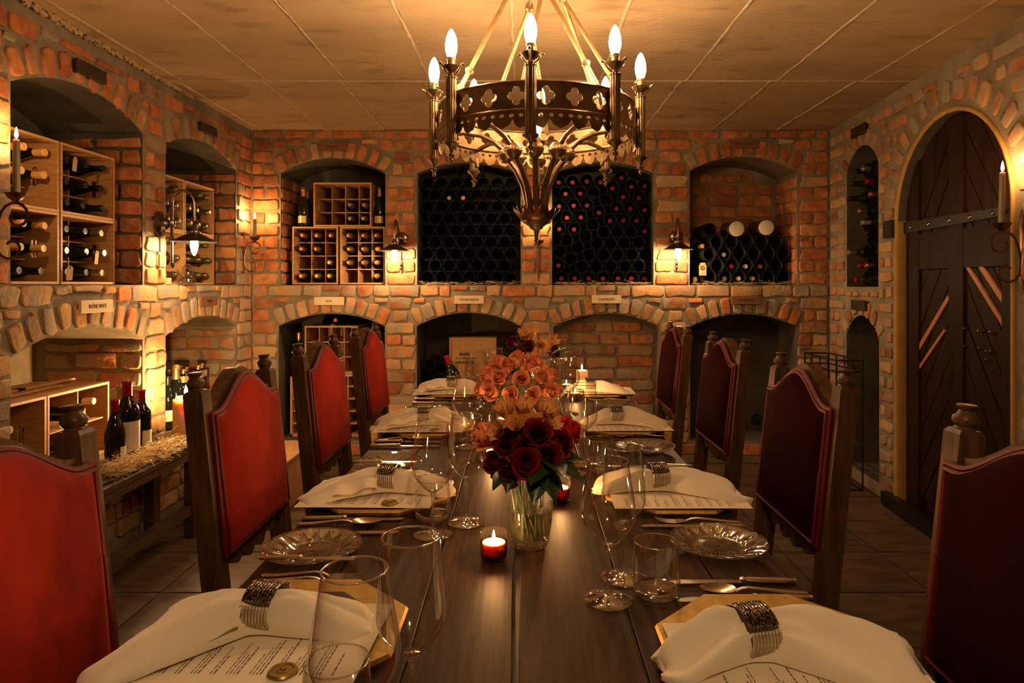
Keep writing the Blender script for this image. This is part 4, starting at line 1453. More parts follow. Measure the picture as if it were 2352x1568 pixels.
for (x, dy, l, k) in ((697, .05, 'gold-foiled champagne bottle standing before its twin beside the top crate', 1.0), (706, .19, 'gold-foiled champagne bottle half hidden behind another by the corner', 1.0),
                      (872, .06, 'gold-foiled champagne bottle standing between the top crate and the lamp pier', 1.0)):
    Y = YC + dy
    bottle('champagne', 'cap_gold', l, ((x - CX) * Y / F_PX, Y, ztop), (0, 0, 0), 'standing champagne bottles', lab=(.03, .085), lab_mat='label_gold', lab_w=1.7, scale=.93)

# ------------------------------------------------------------------ clay pipes with bottles lying in them
PIPE = MB().lathe([(.0438, .0), (.0438, .30), (.0458, .30), (.0458, .002), (.0454, -.0005), (.0442, -.0005), (.0438, .0)], 28, close=False).mesh('clay_pipe', MT['pipe'], True)
YP = YB + .06
ROTP = (-PI / 2, 0, 0)               # local +z runs into the wall
def pipe_at(P, label, group, sc=1.0):
    o = put('clay_pipe', PIPE, None, loc=P, rot=ROTP)
    o.scale = (sc, sc, 1)
    tag(o, label, 'pipe', group)
    return o
def lie(P, capn, label, group, kind='bordeaux', dz=-.018, out=.0):
    return bottle(kind, capn, label, (P.x, P.y + .318 - out, P.z + dz), OUT_BACK, group, scale=1.0)
def settle(pts, r=.0482, iters=200, floor_z=None, u0=None, u1=None):
    """push pipe centres apart until the circles no longer cut each other"""
    P = [list(p) for p in pts]
    for _ in range(iters):
        for i in range(len(P)):
            for j in range(i):
                dx, dz = P[i][0] - P[j][0], P[i][1] - P[j][1]
                d = math.hypot(dx, dz)
                if 1e-6 < d < 2 * r:
                    k = (2 * r - d) / d / 2
                    P[i][0] += dx * k; P[i][1] += dz * k; P[j][0] -= dx * k; P[j][1] -= dz * k
            P[i][0] = min(max(P[i][0], u0 + r), u1 - r)
            P[i][1] = max(P[i][1], floor_z + r)
    return P
def rows_of(pts, pitch=.0835):
    """name every pipe by its row from the bottom and its place in the row"""
    z0 = min(p[1] for p in pts)
    rows = {}
    for i, p in enumerate(pts):
        rows.setdefault(int(round((p[1] - z0) / pitch)), []).append(i)
    name = {}
    for rj, key in enumerate(sorted(rows)):
        for k, i in enumerate(sorted(rows[key], key=lambda q: pts[q][0])):
            name[i] = f"{ORD[k]} of the {ORD[rj]} row up"
    return name
zf = LEDGE + .004
# second recess: nothing but dark pipes, two bottles
pts = []
for j in range(10):
    n = 7 if j % 2 == 0 else 6
    off = 1322 if j % 2 == 0 else 1376
    for i in range(n):
        x, y = 560 + (off + i * 100.5) / 3.135, 280 + (1118 - j * 84.5) / 3.135
        if j == 9 and (i < 1 or i > 4):
            continue
        pts.append((px(x, y, YP).x, px(x, y, YP).z))
A = UP[1]
pts = settle(pts, floor_z=zf, u0=A.u0, u1=A.u1)
pts = [p for p in pts if A.inside(p[0], p[1] + .045, -.004)]
names = rows_of(pts)
for i, (u, v) in enumerate(pts):
    pipe_at(Vector((u, YP, v)), f"dark clay pipe, {names[i]}, owners reserve stack", 'pipes in the owners reserve recess', )
best = sorted(range(len(pts)), key=lambda i: (pts[i][0] - px(1029, 447, YP).x) ** 2 + (pts[i][1] - px(1029, 447, YP).z) ** 2)[0]
lie(Vector((pts[best][0], YP, pts[best][1])), 'cap_silver', 'bottle with a shiny cap in a high pipe of the owners reserve stack', 'bottles in the owners reserve recess')
best2 = sorted(range(len(pts)), key=lambda i: (pts[i][0] - px(1068, 452, YP).x) ** 2 + (pts[i][1] - px(1068, 452, YP).z) ** 2)[0]
if best2 != best:
    lie(Vector((pts[best2][0], YP, pts[best2][1])), 'cap_copper', 'bottle with a copper cap in a high pipe of the owners reserve stack', 'bottles in the owners reserve recess')
# third recess: pipes, half of them with red-capped bottles
Z4 = lambda q: (1200 + q[0] / 3.136, 280 + q[1] / 3.136)
full = [(262, 427), (362, 427), (465, 420), (565, 427), (715, 395), (795, 457), (893, 458), (312, 510), (417, 508), (650, 470), (728, 533), (848, 543),
        (265, 600), (370, 595), (467, 593), (680, 617), (780, 617), (900, 627), (322, 682), (422, 680), (555, 643), (632, 705), (732, 702), (833, 702),
        (267, 765), (373, 767), (893, 777), (263, 1037), (281, 1125), (379, 1125), (480, 1125), (583, 1125), (703, 1125), (805, 1125), (905, 1125)]
empty = [(515, 510), (600, 565), (508, 738), (318, 850), (455, 820), (588, 793), (683, 790), (783, 790), (400, 903), (540, 880), (638, 880), (735, 880), (838, 868),
         (268, 935), (345, 985), (478, 963), (585, 965), (687, 963), (792, 960), (890, 965), (428, 1045), (535, 1047), (640, 1047), (745, 1043), (848, 1040)]
A = UP[2]
pts = [(px(*Z4(q), YP).x, px(*Z4(q), YP).z) for q in full + empty]
pts = settle(pts, floor_z=zf, u0=A.u0, u1=A.u1)
names = rows_of(pts)
for i, (u, v) in enumerate(pts):
    P = Vector((u, YP, v))
    pipe_at(P, f"dark clay pipe, {names[i]}, red blends stack", 'pipes in the red blends recess')
    if i < len(full):
        lie(P, 'cap_red', f"red-capped bottle in the pipe {names[i]}, red blends stack", 'red-capped bottles in the red blends recess', dz=-.006)
# fourth recess: a low stack of pipes, loose bottles, two large tubes on top
Z8 = lambda q: (1560 + q[0] / 4.479, 480 + q[1] / 4.479)
A = UP[3]
q4 = [(295, 712), (475, 712), (620, 712), (765, 712), (915, 712), (1065, 712), (380, 600), (540, 600), (690, 598), (845, 600), (985, 600), (310, 485), (440, 485), (615, 480),
      (770, 480), (915, 478), (1060, 475), (380, 355), (530, 355), (695, 350), (835, 350), (985, 350), (290, 245)]
capq = {(465, 485): 'cap_silver', (577, 598): 'cap_red', (725, 603): 'cap_cream', (855, 595): 'cap_copper', (487, 733): 'cap_copper', (637, 718): 'cap_cream', (785, 720): 'cap_yellow'}
pts = [(px(*Z8(q), YP).x, px(*Z8(q), YP).z) for q in q4]
pts = settle(pts, r=.0505, floor_z=zf, u0=A.u0 + .11, u1=A.u1)
names = rows_of(pts)
for i, (u, v) in enumerate(pts):
    pipe_at(Vector((u, YP, v)), f"dark clay pipe, {names[i]}, magnum stack", 'pipes in the magnum recess', 1.05)
for q, capn in capq.items():
    w = px(*Z8(q), YP)
    i = min(range(len(pts)), key=lambda k: (pts[k][0] - w.x) ** 2 + (pts[k][1] - w.z) ** 2)
    lie(Vector((pts[i][0], YP, pts[i][1])), capn, f"{capn[4:]}-capped bottle in the pipe {names[i]}, magnum stack", 'bottles in the magnum recess', dz=-.008)
top_z = max(v for u, v in pts if u > px(1640, 0, YP).x) + .0505
for (x, y, l) in ((1690, 526, 'large dark bottle tube with a cream end on the magnum stack, nearer the lamp'), (1758, 523, 'large dark bottle tube with a cream end on the magnum stack, nearer the door wall')):
    P = px(x, y, YP)
    t = thing('bottle_tube', l, 'tube', (P.x, YP - .02, max(P.z, top_z - .0)), (-PI / 2 + .06, 0, -.12), 'large bottle tubes on the magnum stack')
    part('tube_body', MB().lathe([(.055, 0), (.057, .004), (.057, .36), (.02, .37)], 28), MT['dark_wood'], t)
    part('tube_cap', MB().lathe([(0, -.004), (.048, -.004), (.0535, 0), (.0535, .006)], 28), MT['tube_end'], t)
for (x, y, capn, l) in ((1613, 565, 'cap_gold', 'gold-capped bottle lying highest at the lamp side of the magnum recess'), (1614, 614, 'cap_gold', 'gold-capped bottle wearing a kraft tag in the magnum recess'),
                        (1597, 641, 'cap_gold', 'gold-capped bottle lying lowest at the lamp side of the magnum recess')):
    P = px(x, y, YP)
    bottle('bordeaux', capn, l, (P.x, YP + .30, P.z), OUT_BACK, 'loose bottles beside the magnum pipes')
P = px(1614, 618, YP - .006)
mb = MB().prism([(-.026, -.045), (.026, -.045), (.026, .028), (.018, .034), (.018, .046), (-.018, .046), (-.018, .034), (-.026, .028)], [[(.018 * math.cos(a * PI / 5), .010 + .018 * math.sin(a * PI / 5)) for a in range(10)]],
                lambda u, v, d: Vector((u, d, v)), -.0006, .0006)
tag(put('paper_tag', mb.mesh('paper_tag', MT['cardboard']), None, loc=P), 'kraft neck tag on a gold-capped bottle in the magnum recess', 'tag')
# straw along the sills
def strands(name, n, place, length, rad, mat, label, cat, curl, seed):
    r = random.Random(seed)
    mb = MB()
    for _ in range(n):
        p = Vector(place(r))
        a, tilt = r.uniform(0, 2 * PI), r.uniform(-.35, .35)
        L = length * r.uniform(.5, 1.3)
        pts, m = [], 5 if curl > .3 else 3
        for k in range(m):
            pts.append(p.copy())
            p = p + Vector((math.cos(a), math.sin(a), math.sin(tilt))) * (L / (m - 1))
            a += r.uniform(-curl, curl) * 2
            tilt = tilt * .5 + r.uniform(-curl, curl) * .6
        mb.tube(pts, rad * r.uniform(.7, 1.2), 3, cap=False)
    o = put(name, mb.mesh(name, MT[mat], 'all'))
    tag(o, label, cat, kind='stuff')
    return o
for A, wh, sd in ((UP[1], 'under the owners reserve pipes', 1), (UP[2], 'under the red blends pipes', 2), (UP[3], 'under the magnum pipes', 3)):
    strands('straw', 170, lambda r: (r.uniform(A.u0 + .02, A.u1 - .02), YB + r.uniform(-.004, .05), LEDGE + .006 + abs(r.gauss(0, .008))), .055, .0011, 'straw',
            f'loose dry straw along the sill {wh}', 'straw', .2, sd)

# ------------------------------------------------------------------ lower left: bench, bottles, wood wool, pillar candle, crates
BT = .470
bn = thing('bench', 'long dark wooden bench along the left wall carrying bottles and a candle', 'bench', (-1.775, 2.95, 0))
part('seat_board', MB().box((0, 0, BT - .016), (.285, 1.75, .032), 0, .005), MT['dark_wood'], bn, False)
for y in (-.72, .42):
    for x in (-.10, .10):
        part('leg', MB().box((x, y, (BT - .032) / 2), (.05, .06, BT - .034)), MT['dark_wood'], bn, False)
part('stretcher', MB().box((.10, -.15, .14), (.03, 1.10, .05)), MT['dark_wood'], bn, False)
part('skirt', MB().box((.125, 0, BT - .05), (.015, 1.70, .036)), MT['dark_wood'], bn, False)
bottle('burgundy', 'cap_red', 'red-capped burgundy bottle nearest the straw nest edge on the bench', (-1.765, 2.885, BT + .002), (0, 0, .5), 'red-capped wine bottles on the bench', lab=(.035, .095), lab_w=1.6, lab_rot=1.35)
bottle('magnum', 'cap_red', 'tallest red-capped magnum with a white label standing on the bench', (-1.775, 2.99, BT + .002), (0, 0, .5), 'red-capped wine bottles on the bench', lab=(.055, .185), lab_w=1.9, lab_rot=.55)
bottle('bordeaux', 'cap_red', 'dark red-capped bottle behind the magnum on the bench', (-1.785, 3.125, BT + .002), (0, 0, .5), 'red-capped wine bottles on the bench', lab=(.05, .115), lab_w=1.7, lab_rot=.9)
# chateau drawing and words on the magnum's label
t = thing('straw_tray', 'shallow wooden tray under the wood wool on the bench', 'tray', (-1.715, 2.97, BT + .001), (0, 0, -.06))
part('tray_base', MB().box((0, 0, .006), (.155, .70, .010), 0, .003), MT['dark_wood'], t, False)
strands('wood_wool', 2200, lambda r: (-1.685 + .050 * r.gauss(0, .5), 2.70 + .55 * r.random(), BT + .016 + abs(r.gauss(0, .020))), .06, .0010, 'woodwool',
        'curly pale wood wool heaped before the bottles on the bench', 'wood wool', .9, 8)
t = thing('pillar_candle', 'thick glowing pillar candle at the far end of the bench', 'candle', (-1.735, 3.395, BT + .001))
part('wax_body', MB().lathe([(.044, 0), (.045, .01), (.045, .205), (.043, .212), (.040, .214), (.036, .205), (.0, .203)], 32), MT['wax_pink'], t)
part('inner_wax', MB().lathe([(.026, .200), (.027, .222), (.023, .226), (.0, .224)], 24, (-.006, 0, 0)), MT['wax_pink'], t)
flame(t, (.018, .0, .230), 1.35, 'pillar_flame')
# two crates lying in the near lower recess
gl = 'pine crates in the near lower left recess'
XF = XL - .055
crate('pine crate with white-capped bottles, cut off by the near pier, on the bench level', (XF, 2.535, .463), PI / 2, .258, .335, .36, 2, 2, gl, div=False)
crate('pine crate with white-capped bottles behind the chair finial', (XF, 2.80, .463), PI / 2, .415, .335, .36, 2, 2, gl, div=.18)
for i, (y, z, cr) in enumerate(((2.585, .70, 'cap_cream'), (2.68, .57, 'cap_cream'), (2.875, .66, 'cap_cream'), (2.99, .68, 'cap_cream'), (3.09, .725, 'cap_cream'), (2.93, .53, 'cap_cream'))):
    bottle('burgundy', cr, f"white-capped bottle, {ORD[i]} along the crates in the near lower recess", (XF - .30 + (.03 if i % 2 else .012), y, z), OUT_LEFT, 'white-capped bottles in the lower crates')
for i, y in enumerate((2.55, 2.70, 2.86, 3.02)):
    o = put('crate_lid_slat', MB().box((0, 0, .005), (.035, .36, .008)).mesh('crate_lid_slat', MT['pine_h']), None, loc=(XF - .12 - .05 * (i % 2), y + .0, .8 + .0005 + .0085 * (i // 1 % 2)))
    tag(o, f"loose pine lid slat, {ORD[i]} from the near pier on the lower crates", 'slat', 'loose slats on the lower crates')
# bottles standing in the far lower recess
stand = [(386, 826, 'slim', 'cap_gold', 4.02), (395, 819, 'slim', 'cap_gold', 4.10), (421, 826, 'slim', 'cap_gold', 4.05), (427, 820, 'slim', 'cap_gold', 4.16), (455, 825, 'slim', 'cap_gold', 4.26),
         (463, 820, 'slim', 'cap_gold', 4.34), (412, 828, 'slim', 'cap_gold', 4.22)]
for i, (x, y, k, c, Y) in enumerate(stand):
    X = (x - CX) * Y / F_PX
    bottle(k, c, f"slim bottle with a gold neck label, {ORD[i]} of those standing in the far lower recess", (X, Y, .463), (0, 0, .4), 'slim bottles in the far lower recess', lab=(.212, .25), lab_mat='label_gold', lab_w=5.0, glass='bottle')
Yc = 3.78
bottle('champagne', 'cap_gold', 'gold-foiled champagne bottle before the slim bottles of the far lower recess', ((404 - CX) * Yc / F_PX, Yc, .463), (0, 0, .6), 'slim bottles in the far lower recess', lab=(.04, .10), lab_w=1.6, scale=1.12)
bottle('burgundy', 'cap_black', 'dark bottle with a pale label beside the bright lower pier', ((389 - CX) * 3.72 / F_PX, 3.70, .463), (0, 0, .6), 'slim bottles in the far lower recess', lab=(.05, .11), lab_w=1.6)
# carafe and a boxed decanter on the far left sill beside the swing-arm lamp
Yk = 3.85
t = thing('glass_carafe', 'small sculptural clear glass carafe on the sill under the swing-arm lamp', 'carafe', ((432 - CX) * 3.84 / F_PX, 3.84, LEDGE + .003))
part('bowl', MB().lathe([(.0, .003), (.034, .004), (.044, .016), (.040, .032), (.020, .046), (.012, .06), (.012, .075)], 20, close=False), MT['glass_thick'], t)
part('handle_loop', MB().tube([(.012 * math.cos(i * PI / 9) * 2.2, .0, .082 + .030 * math.sin(i * PI / 9)) for i in range(18)], .008, 8, True), MT['glass_thick'], t)
part('spout', MB().tube([(-.03, 0, .03), (-.05, 0, .06), (-.064, 0, .085)], [.010, .006, .004], 8), MT['glass_thick'], t)
P = px(394, 645, 3.66)
tag(put('paper_tag', MB().box((0, 0, .018), (.004, .05, .036)).mesh('paper_tag', MT['cardboard']), None, loc=(XL - .02, 3.675, LEDGE + .003), rot=(0, 0, -.3)), 'small folded kraft card on the sill beside the bright pier', 'tag')

# ------------------------------------------------------------------ lower back recesses
crate('tall pigeonhole crate standing behind the chairs in the rosé recess', (px(705, 0, 4.9).x, 4.85, .62), 0, .285 * 1.35, .345, .3, 4, 3, 'crates in the rosé recess', slots=False, div=.22)
bs = thing('crate_shelf', 'pine crate carrying the tall pigeonhole crate in the rosé recess', 'crate', (px(672, 0, 4.9).x, 4.85, .163))
W_, H_ = .52, .452
part('side_panel', MB().box((.008, .15, H_ / 2), (.016, .30, H_)), MT['pine'], bs, False)
part('side_panel', MB().box((W_ - .008, .15, H_ / 2), (.016, .30, H_)), MT['pine'], bs, False)
part('top_panel', MB().box((W_ / 2, .15, H_ - .008), (W_, .30, .016)), MT['pine_h'], bs, False)
part('base_panel', MB().box((W_ / 2, .15, .008), (W_, .30, .016)), MT['pine_h'], bs, False)
for i in range(1, 5):
    part('divider', MB().box((W_ * i / 5, .10, H_ / 2), (.008, .18, H_ - .032)), MT['pine'], bs, False)
for j in range(1, 5):
    part('divider', MB().box((W_ / 2, .10, H_ * j / 5), (W_ - .03, .176, .008)), MT['pine_h'], bs, False)
for x, y, l in ((763, 749, 'pale-capped bottle lying above the rosé crate, nearer the corner'), (812, 752, 'pale-capped bottle lying above the rosé crate, nearer the lamp pier')):
    P = px(x, y, 4.93)
    bottle('bordeaux', 'cap_cream', l, (P.x, 4.93 + .27, P.z), OUT_BACK, 'bottles lying above the rosé crate', scale=.9)
P = px(770, 732, 4.93)
bottle('bordeaux', 'cap_red', 'red-capped bottle lying highest in the rosé recess', (P.x, 4.93 + .27, P.z - .01), OUT_BACK, 'bottles lying above the rosé crate', scale=.9)
P = px(674, 870, 4.85)
bottle('bordeaux', 'cap_copper', 'copper-capped bottle with a white label by the side of the rosé recess', (px(685, 0, 4.87).x, 4.885, .616), (0, 0, 0), None, lab=(.05, .12), lab_w=2.4, scale=1.0)
# the stencilled wooden case and an inclined magnum in the second recess
Yw = 4.95
a, b = px(1032, 890, Yw), px(1140, 775, Yw)
t = thing('wooden_case', 'pine case stencilled IRON and GRANITE standing in the owners reserve recess', 'case', (a.x, Yw, a.z - .12))
Wc, Hc = b.x - a.x, b.z - a.z + .12
part('front_board', MB().box((Wc / 2, .012, Hc / 2), (Wc - .02, .008, Hc - .02)), MT['pine_h'], t, False)
for (c, s_) in (((.006, .08, Hc / 2), (.012, .16, Hc)), ((Wc - .006, .08, Hc / 2), (.012, .16, Hc)), ((Wc / 2, .08, Hc - .006), (Wc - .024, .16, .012)), ((Wc / 2, .08, .006), (Wc - .024, .16, .012))):
    part('side_board', MB().box(c, s_), MT['pine'], t, False)
def flat_text(parent, body, size, loc, mat='ink', rot=(PI / 2, 0, 0), **kw):
    return put('lettering', text_mesh(body, size, MT[mat], **kw), parent, loc=loc, rot=rot)
flat_text(t, 'IRON', .026, (.115, .0075, Hc - .125), sx=1.35, ext=.0008, bold=.0012)
flat_text(t, 'GRANITE', .026, (.115, .0075, Hc - .185), sx=1.25, ext=.0008, bold=.0012)
part('printed_line', MB().box((.125, .0077, Hc - .155), (.15, .001, .005)), MT['ink'], t, False)
part('printed_line', MB().box((.052, .0077, Hc - .155), (.005, .001, .014)), MT['ink'], t, False)
part('printed_line', MB().box((.29, .0077, Hc - .125), (.10, .001, .004)), MT['ink'], t, False)
part('printed_line', MB().box((.29, .0077, Hc - .185), (.08, .001, .004)), MT['ink'], t, False)
bp = thing('bench_board', 'low pine bench board running below the back recesses', 'bench', (px(1010, 0, 4.45).x, 4.46, 0))
part('seat_board', MB().box((0, 0, .43), (1.05, .24, .026), 0, .004), MT['pine_h'], bp, False)
for x in (-.42, .42):
    part('leg', MB().box((x, 0, .208), (.05, .20, .416)), MT['pine'], bp, False)
P = px(1027, 818, 4.80)
q = bottle('magnum', 'cap_red', 'red-capped magnum leaning beside the stencilled case', (P.x + .11, 4.80, P.z - .335), (0, -.33, 0), None)
for i, (x, y) in enumerate(((988, 838), (1012, 845), (985, 868), (1010, 872))):
    P = px(x, y, 4.86)
    pipe_at(P, f"dark clay pipe, {ORD[i]} of the few lying beside the stencilled case", 'pipes in the lower second recess', .95)
# low pine box on the floor and a taller one behind the chair
t = thing('wooden_box', 'low pine box with a knob standing on the tiles behind the red chairs', 'box', (-1.50, 3.95, 0), (0, 0, 0))
part('box_body', MB().box((0, 0, .135), (.36, .50, .265), 0, .004), MT['pine_h'], t, False)
part('lid', MB().box((0, 0, .277), (.38, .52, .016), 0, .003), MT['pine_h'], t, False)
mb = MB()
mb.M = Matrix.Translation((.03, -.25, .19)) @ Matrix.Rotation(PI / 2, 4, 'X')
part('knob', mb.lathe([(.010, 0), (.010, .012), (.017, .016), (.017, .024), (0, .028)], 12), MT['iron'], t)
# valve wheel and plate low in the plastered recess
P = px(1737, 962, YB + .39)
t = thing('valve_box', 'small dark round valve on the plaster of the lower magnum recess', 'valve', (P.x, YB + .395, P.z))
mb = MB()
mb.M = Matrix.Rotation(PI / 2, 4, 'X')
part('wheel', mb.tube([(.035 * math.cos(i * PI / 8), .035 * math.sin(i * PI / 8), .012) for i in range(16)], .006, 6, True), MT['iron'], t)
mb = MB()
mb.M = Matrix.Rotation(PI / 2, 4, 'X')
part('hub', mb.lathe([(.014, -.004), (.014, .02), (0, .022)], 12), MT['iron'], t)

# ------------------------------------------------------------------ right wall: stacked bottles, wire rack
A = RUP[0]
k = 0
OUTR = (0, -PI / 2, -RS)
for j in range(9):
    for i in range(3 if j % 2 == 0 else 2):
        u = A.u0 + .055 + i * .10 + (.05 if j % 2 else 0)
        v = A.vb + .052 + j * .086
        P = RIGHT.p(u, v, -.03)
        if not A.inside(u, v + .04):
            continue
        o = put('clay_pipe', PIPE, None, loc=RIGHT.p(u, v, -.04), rot=(0, PI / 2, -RS + 0))
        tag(o, f"dark clay pipe, {ORD[i]} in row {ORD[j]} from the bottom of the door-wall recess", 'pipe', 'pipes in the door-wall recess')
        if (i + j * 2) % 3 != 1:
            c = ('cap_black', 'cap_copper', 'cap_red', 'cap_black', 'cap_silver')[(i + j) % 5]
            d_ = .03 if (i + j) % 4 else .075
            bottle('bordeaux', c, f"dark bottle poking from pipe {ORD[i]} in row {ORD[j]} of the door-wall recess", RIGHT.p(u, v - .006, -.3 + d_), OUTR, 'bottles in the door-wall recess')
rk = thing('wire_rack', 'tall empty black wire rack standing against the door wall', 'rack', (0, 0, 0))
rk.location = (1.985, 4.32, 0)
H_ = .80
def wire(pts, name='wire', r=.0055):
    part(name, MB().tube(pts, r, 6), MT['iron'], rk)
xa, xb, ya, yb = -.075, .085, -.23, .23
for x, y in ((xa, ya), (xb, ya), (xb, yb), (xa, yb)):
    wire([(x, y, .004), (x, y, H_)], 'upright')
for z in (.01, H_, H_ - .07):
    for p, q in (((xa, ya), (xb, ya)), ((xb, ya), (xb, yb)), ((xb, yb), (xa, yb)), ((xa, yb), (xa, ya))):
        wire([(*p, z), (*q, z)], 'rail')
for z in (.22, .30, .38):
    wire([(xa, ya, z), (xa, yb, z)], 'rail')
    wire([(xb, ya, z), (xb, yb, z)], 'rail')
for i in range(1, 4):
    y = ya + (yb - ya) * i / 4
    wire([(xa, y, H_ - .07), (xa, y, H_)], 'strut', .004)
    wire([(xb, y, H_ - .07), (xb, y, H_)], 'strut', .004)

# ------------------------------------------------------------------ signs
def sign(pl, u, v, w, h, mat, label, body=None, size=.022, d=.016, sx=.8, tilt=0):
    """wooden plaque on the wall; its face is local +z"""
    t = thing('wall_sign', label, 'sign', (0, 0, 0))
    t.matrix_world = pl.mat(u, v, d, tilt)
    part('plaque', MB().box((0, 0, 0), (w, h, .014), 0, .0015), MT[mat], t, False)
    if body:
        put('lettering', text_mesh(body, size, MT['ink'], sx=sx), t, loc=(0, 0, .0075))
    return t
class Flip(Plane):
    def mat(self, u, v, d, ang=0.0, s=(1, 1, 1)):
        M = Plane.mat(self, u, v, d, ang, s)
        return M
LEFT_S = Plane((XL, 0, 0), (0, 1, 0), (1, 0, 0))
RIGHT_S = Plane((2.17 - RS * YB, 0, 0), (-RS, -1, 0), (-1, RS, 0))
sign(LEFT_S, 2.995, 1.166, .225, .056, 'sign_pale', 'pale wooden sign reading RHÔNE WHITE above the near lower recess', 'RHÔNE WHITE', .026, d=.024, sx=.70)
sign(LEFT_S, 4.06, 1.165, .21, .056, 'sign_dark', 'small brown sign with faint lettering above the far lower left recess', None, d=.024)
put('lettering', MB().box((0, 0, 0), (.07, .016, .0006)).mesh('lettering', MT['sign_black']), bpy.data.objects['wall_sign.001'], loc=(0, 0, .0073))
sign(LEFT_S, 2.96, 2.205, .20, .058, 'sign_black', 'blackened blank sign over the near upper left recess', d=.024)
sign(LEFT_S, 4.06, 2.205, .20, .056, 'sign_black', 'blackened blank sign over the far upper left recess', d=.024)
sg = lambda x, y, mat, label, body, sx=.8, size=.022: sign(BACK, BX(x), BZ(y), .208, .058, mat, label, body, size, d=.022, sx=sx)
sg(758, 691, 'sign_pale', 'pale wooden sign reading ROSÉ on the back wall', 'ROSÉ')
sg(1078, 688, 'sign_pale', 'wooden sign reading OWNERS RESERVE on the back wall', 'OWNERS RESERVE', .74)
sg(1392, 687, 'sign_pale', 'wooden sign reading LR RED BLENDS on the back wall', 'LR RED BLENDS', .74)
sg(1711, 689, 'sign_dark', 'brown wooden sign reading LR MAGNUMS on the back wall', 'LR MAGNUMS', .74)
sg(766, 339, 'sign_dark', 'brown wooden sign reading SPARKLING over the first upper recess', 'SPARKLING', .74)
sg(1706, 333, 'sign_dark', 'brown wooden sign reading NON ALCOHOLIC over the fourth upper recess', 'NON ALCOHOLIC', .74, .021)
sign(RIGHT_S, -RU(4.22), 2.235, .20, .062, 'sign_black', 'blackened sign over the narrow upper recess of the door wall', d=.024)
sign(RIGHT_S, -RU(4.22), 1.135, .20, .062, 'sign_black', 'blackened sign over the narrow lower recess of the door wall', d=.024)
# years written on bricks
for x, y, s_ in ((895, 493, '2012'), (1843, 551, '2012'), (1848, 800, '2018')):
    o = put('written_year', text_mesh(s_, .034, MT['ink'], 'written_year', shear=.25, ext=.0006), wall_back, loc=(BX(x), YB - .0178, BZ(y)), rot=(PI / 2, -.08, 0))
# ------------------------------------------------------------------ things laid on the table
RNG = random.Random(77)
SIDE = {'L': 'bench side', 'R': 'door side'}
PLACE = ['near-end', 'second', 'third', 'far-end']
def where(sd, k):
    return f"the {PLACE[k]} place on the {SIDE[sd]}"
CX_ = {'L': -.335, 'R': .347}
CYC = {'L': [.945, 1.597, 2.335, 3.10], 'R': [.892, 1.592, 2.36, 3.10]}
RING = {'L': [(-.365, .946), (-.319, 1.577), (-.346, 2.32), (-.336, 3.11)], 'R': [(.300, .880), (.316, 1.587), (.321, 2.34), (.300, 3.05)]}

# --- octagonal charger: gilded rim round a black lacquer centre
def octo(r, j=0.0, rr=None):
    c = r / math.cos(PI / 8)
    return [(c * math.cos(PI / 8 + i * PI / 4) + (rr.uniform(-j, j) if rr else 0), c * math.sin(PI / 8 + i * PI / 4)) for i in range(8)]
o8, i8, l8 = octo(.160), octo(.118), octo(.150)
mb = MB()
vs = [(x, y, 0) for x, y in l8] + [(x, y, .010) for x, y in o8] + [(x, y, .015) for x, y in octo(.157)] + [(x, y, .0125) for x, y in i8]
rim_fs = [(k * 8 + i, k * 8 + (i + 1) % 8, (k + 1) * 8 + (i + 1) % 8, (k + 1) * 8 + i) for k in range(3) for i in range(8)] + [tuple(reversed(range(8)))]
RIM = MB().add(vs, rim_fs).mesh('gilded_rim', MT['gold'])
CEN = MB().add([(x, y, .0126) for x, y in i8], [tuple(range(8))]).mesh('lacquer_centre', MT['charger'])
def sheet_z(x, y, s):
    return .0165 + .002 * math.sin(9 * x + s) * math.cos(6 * y + s) + .0015
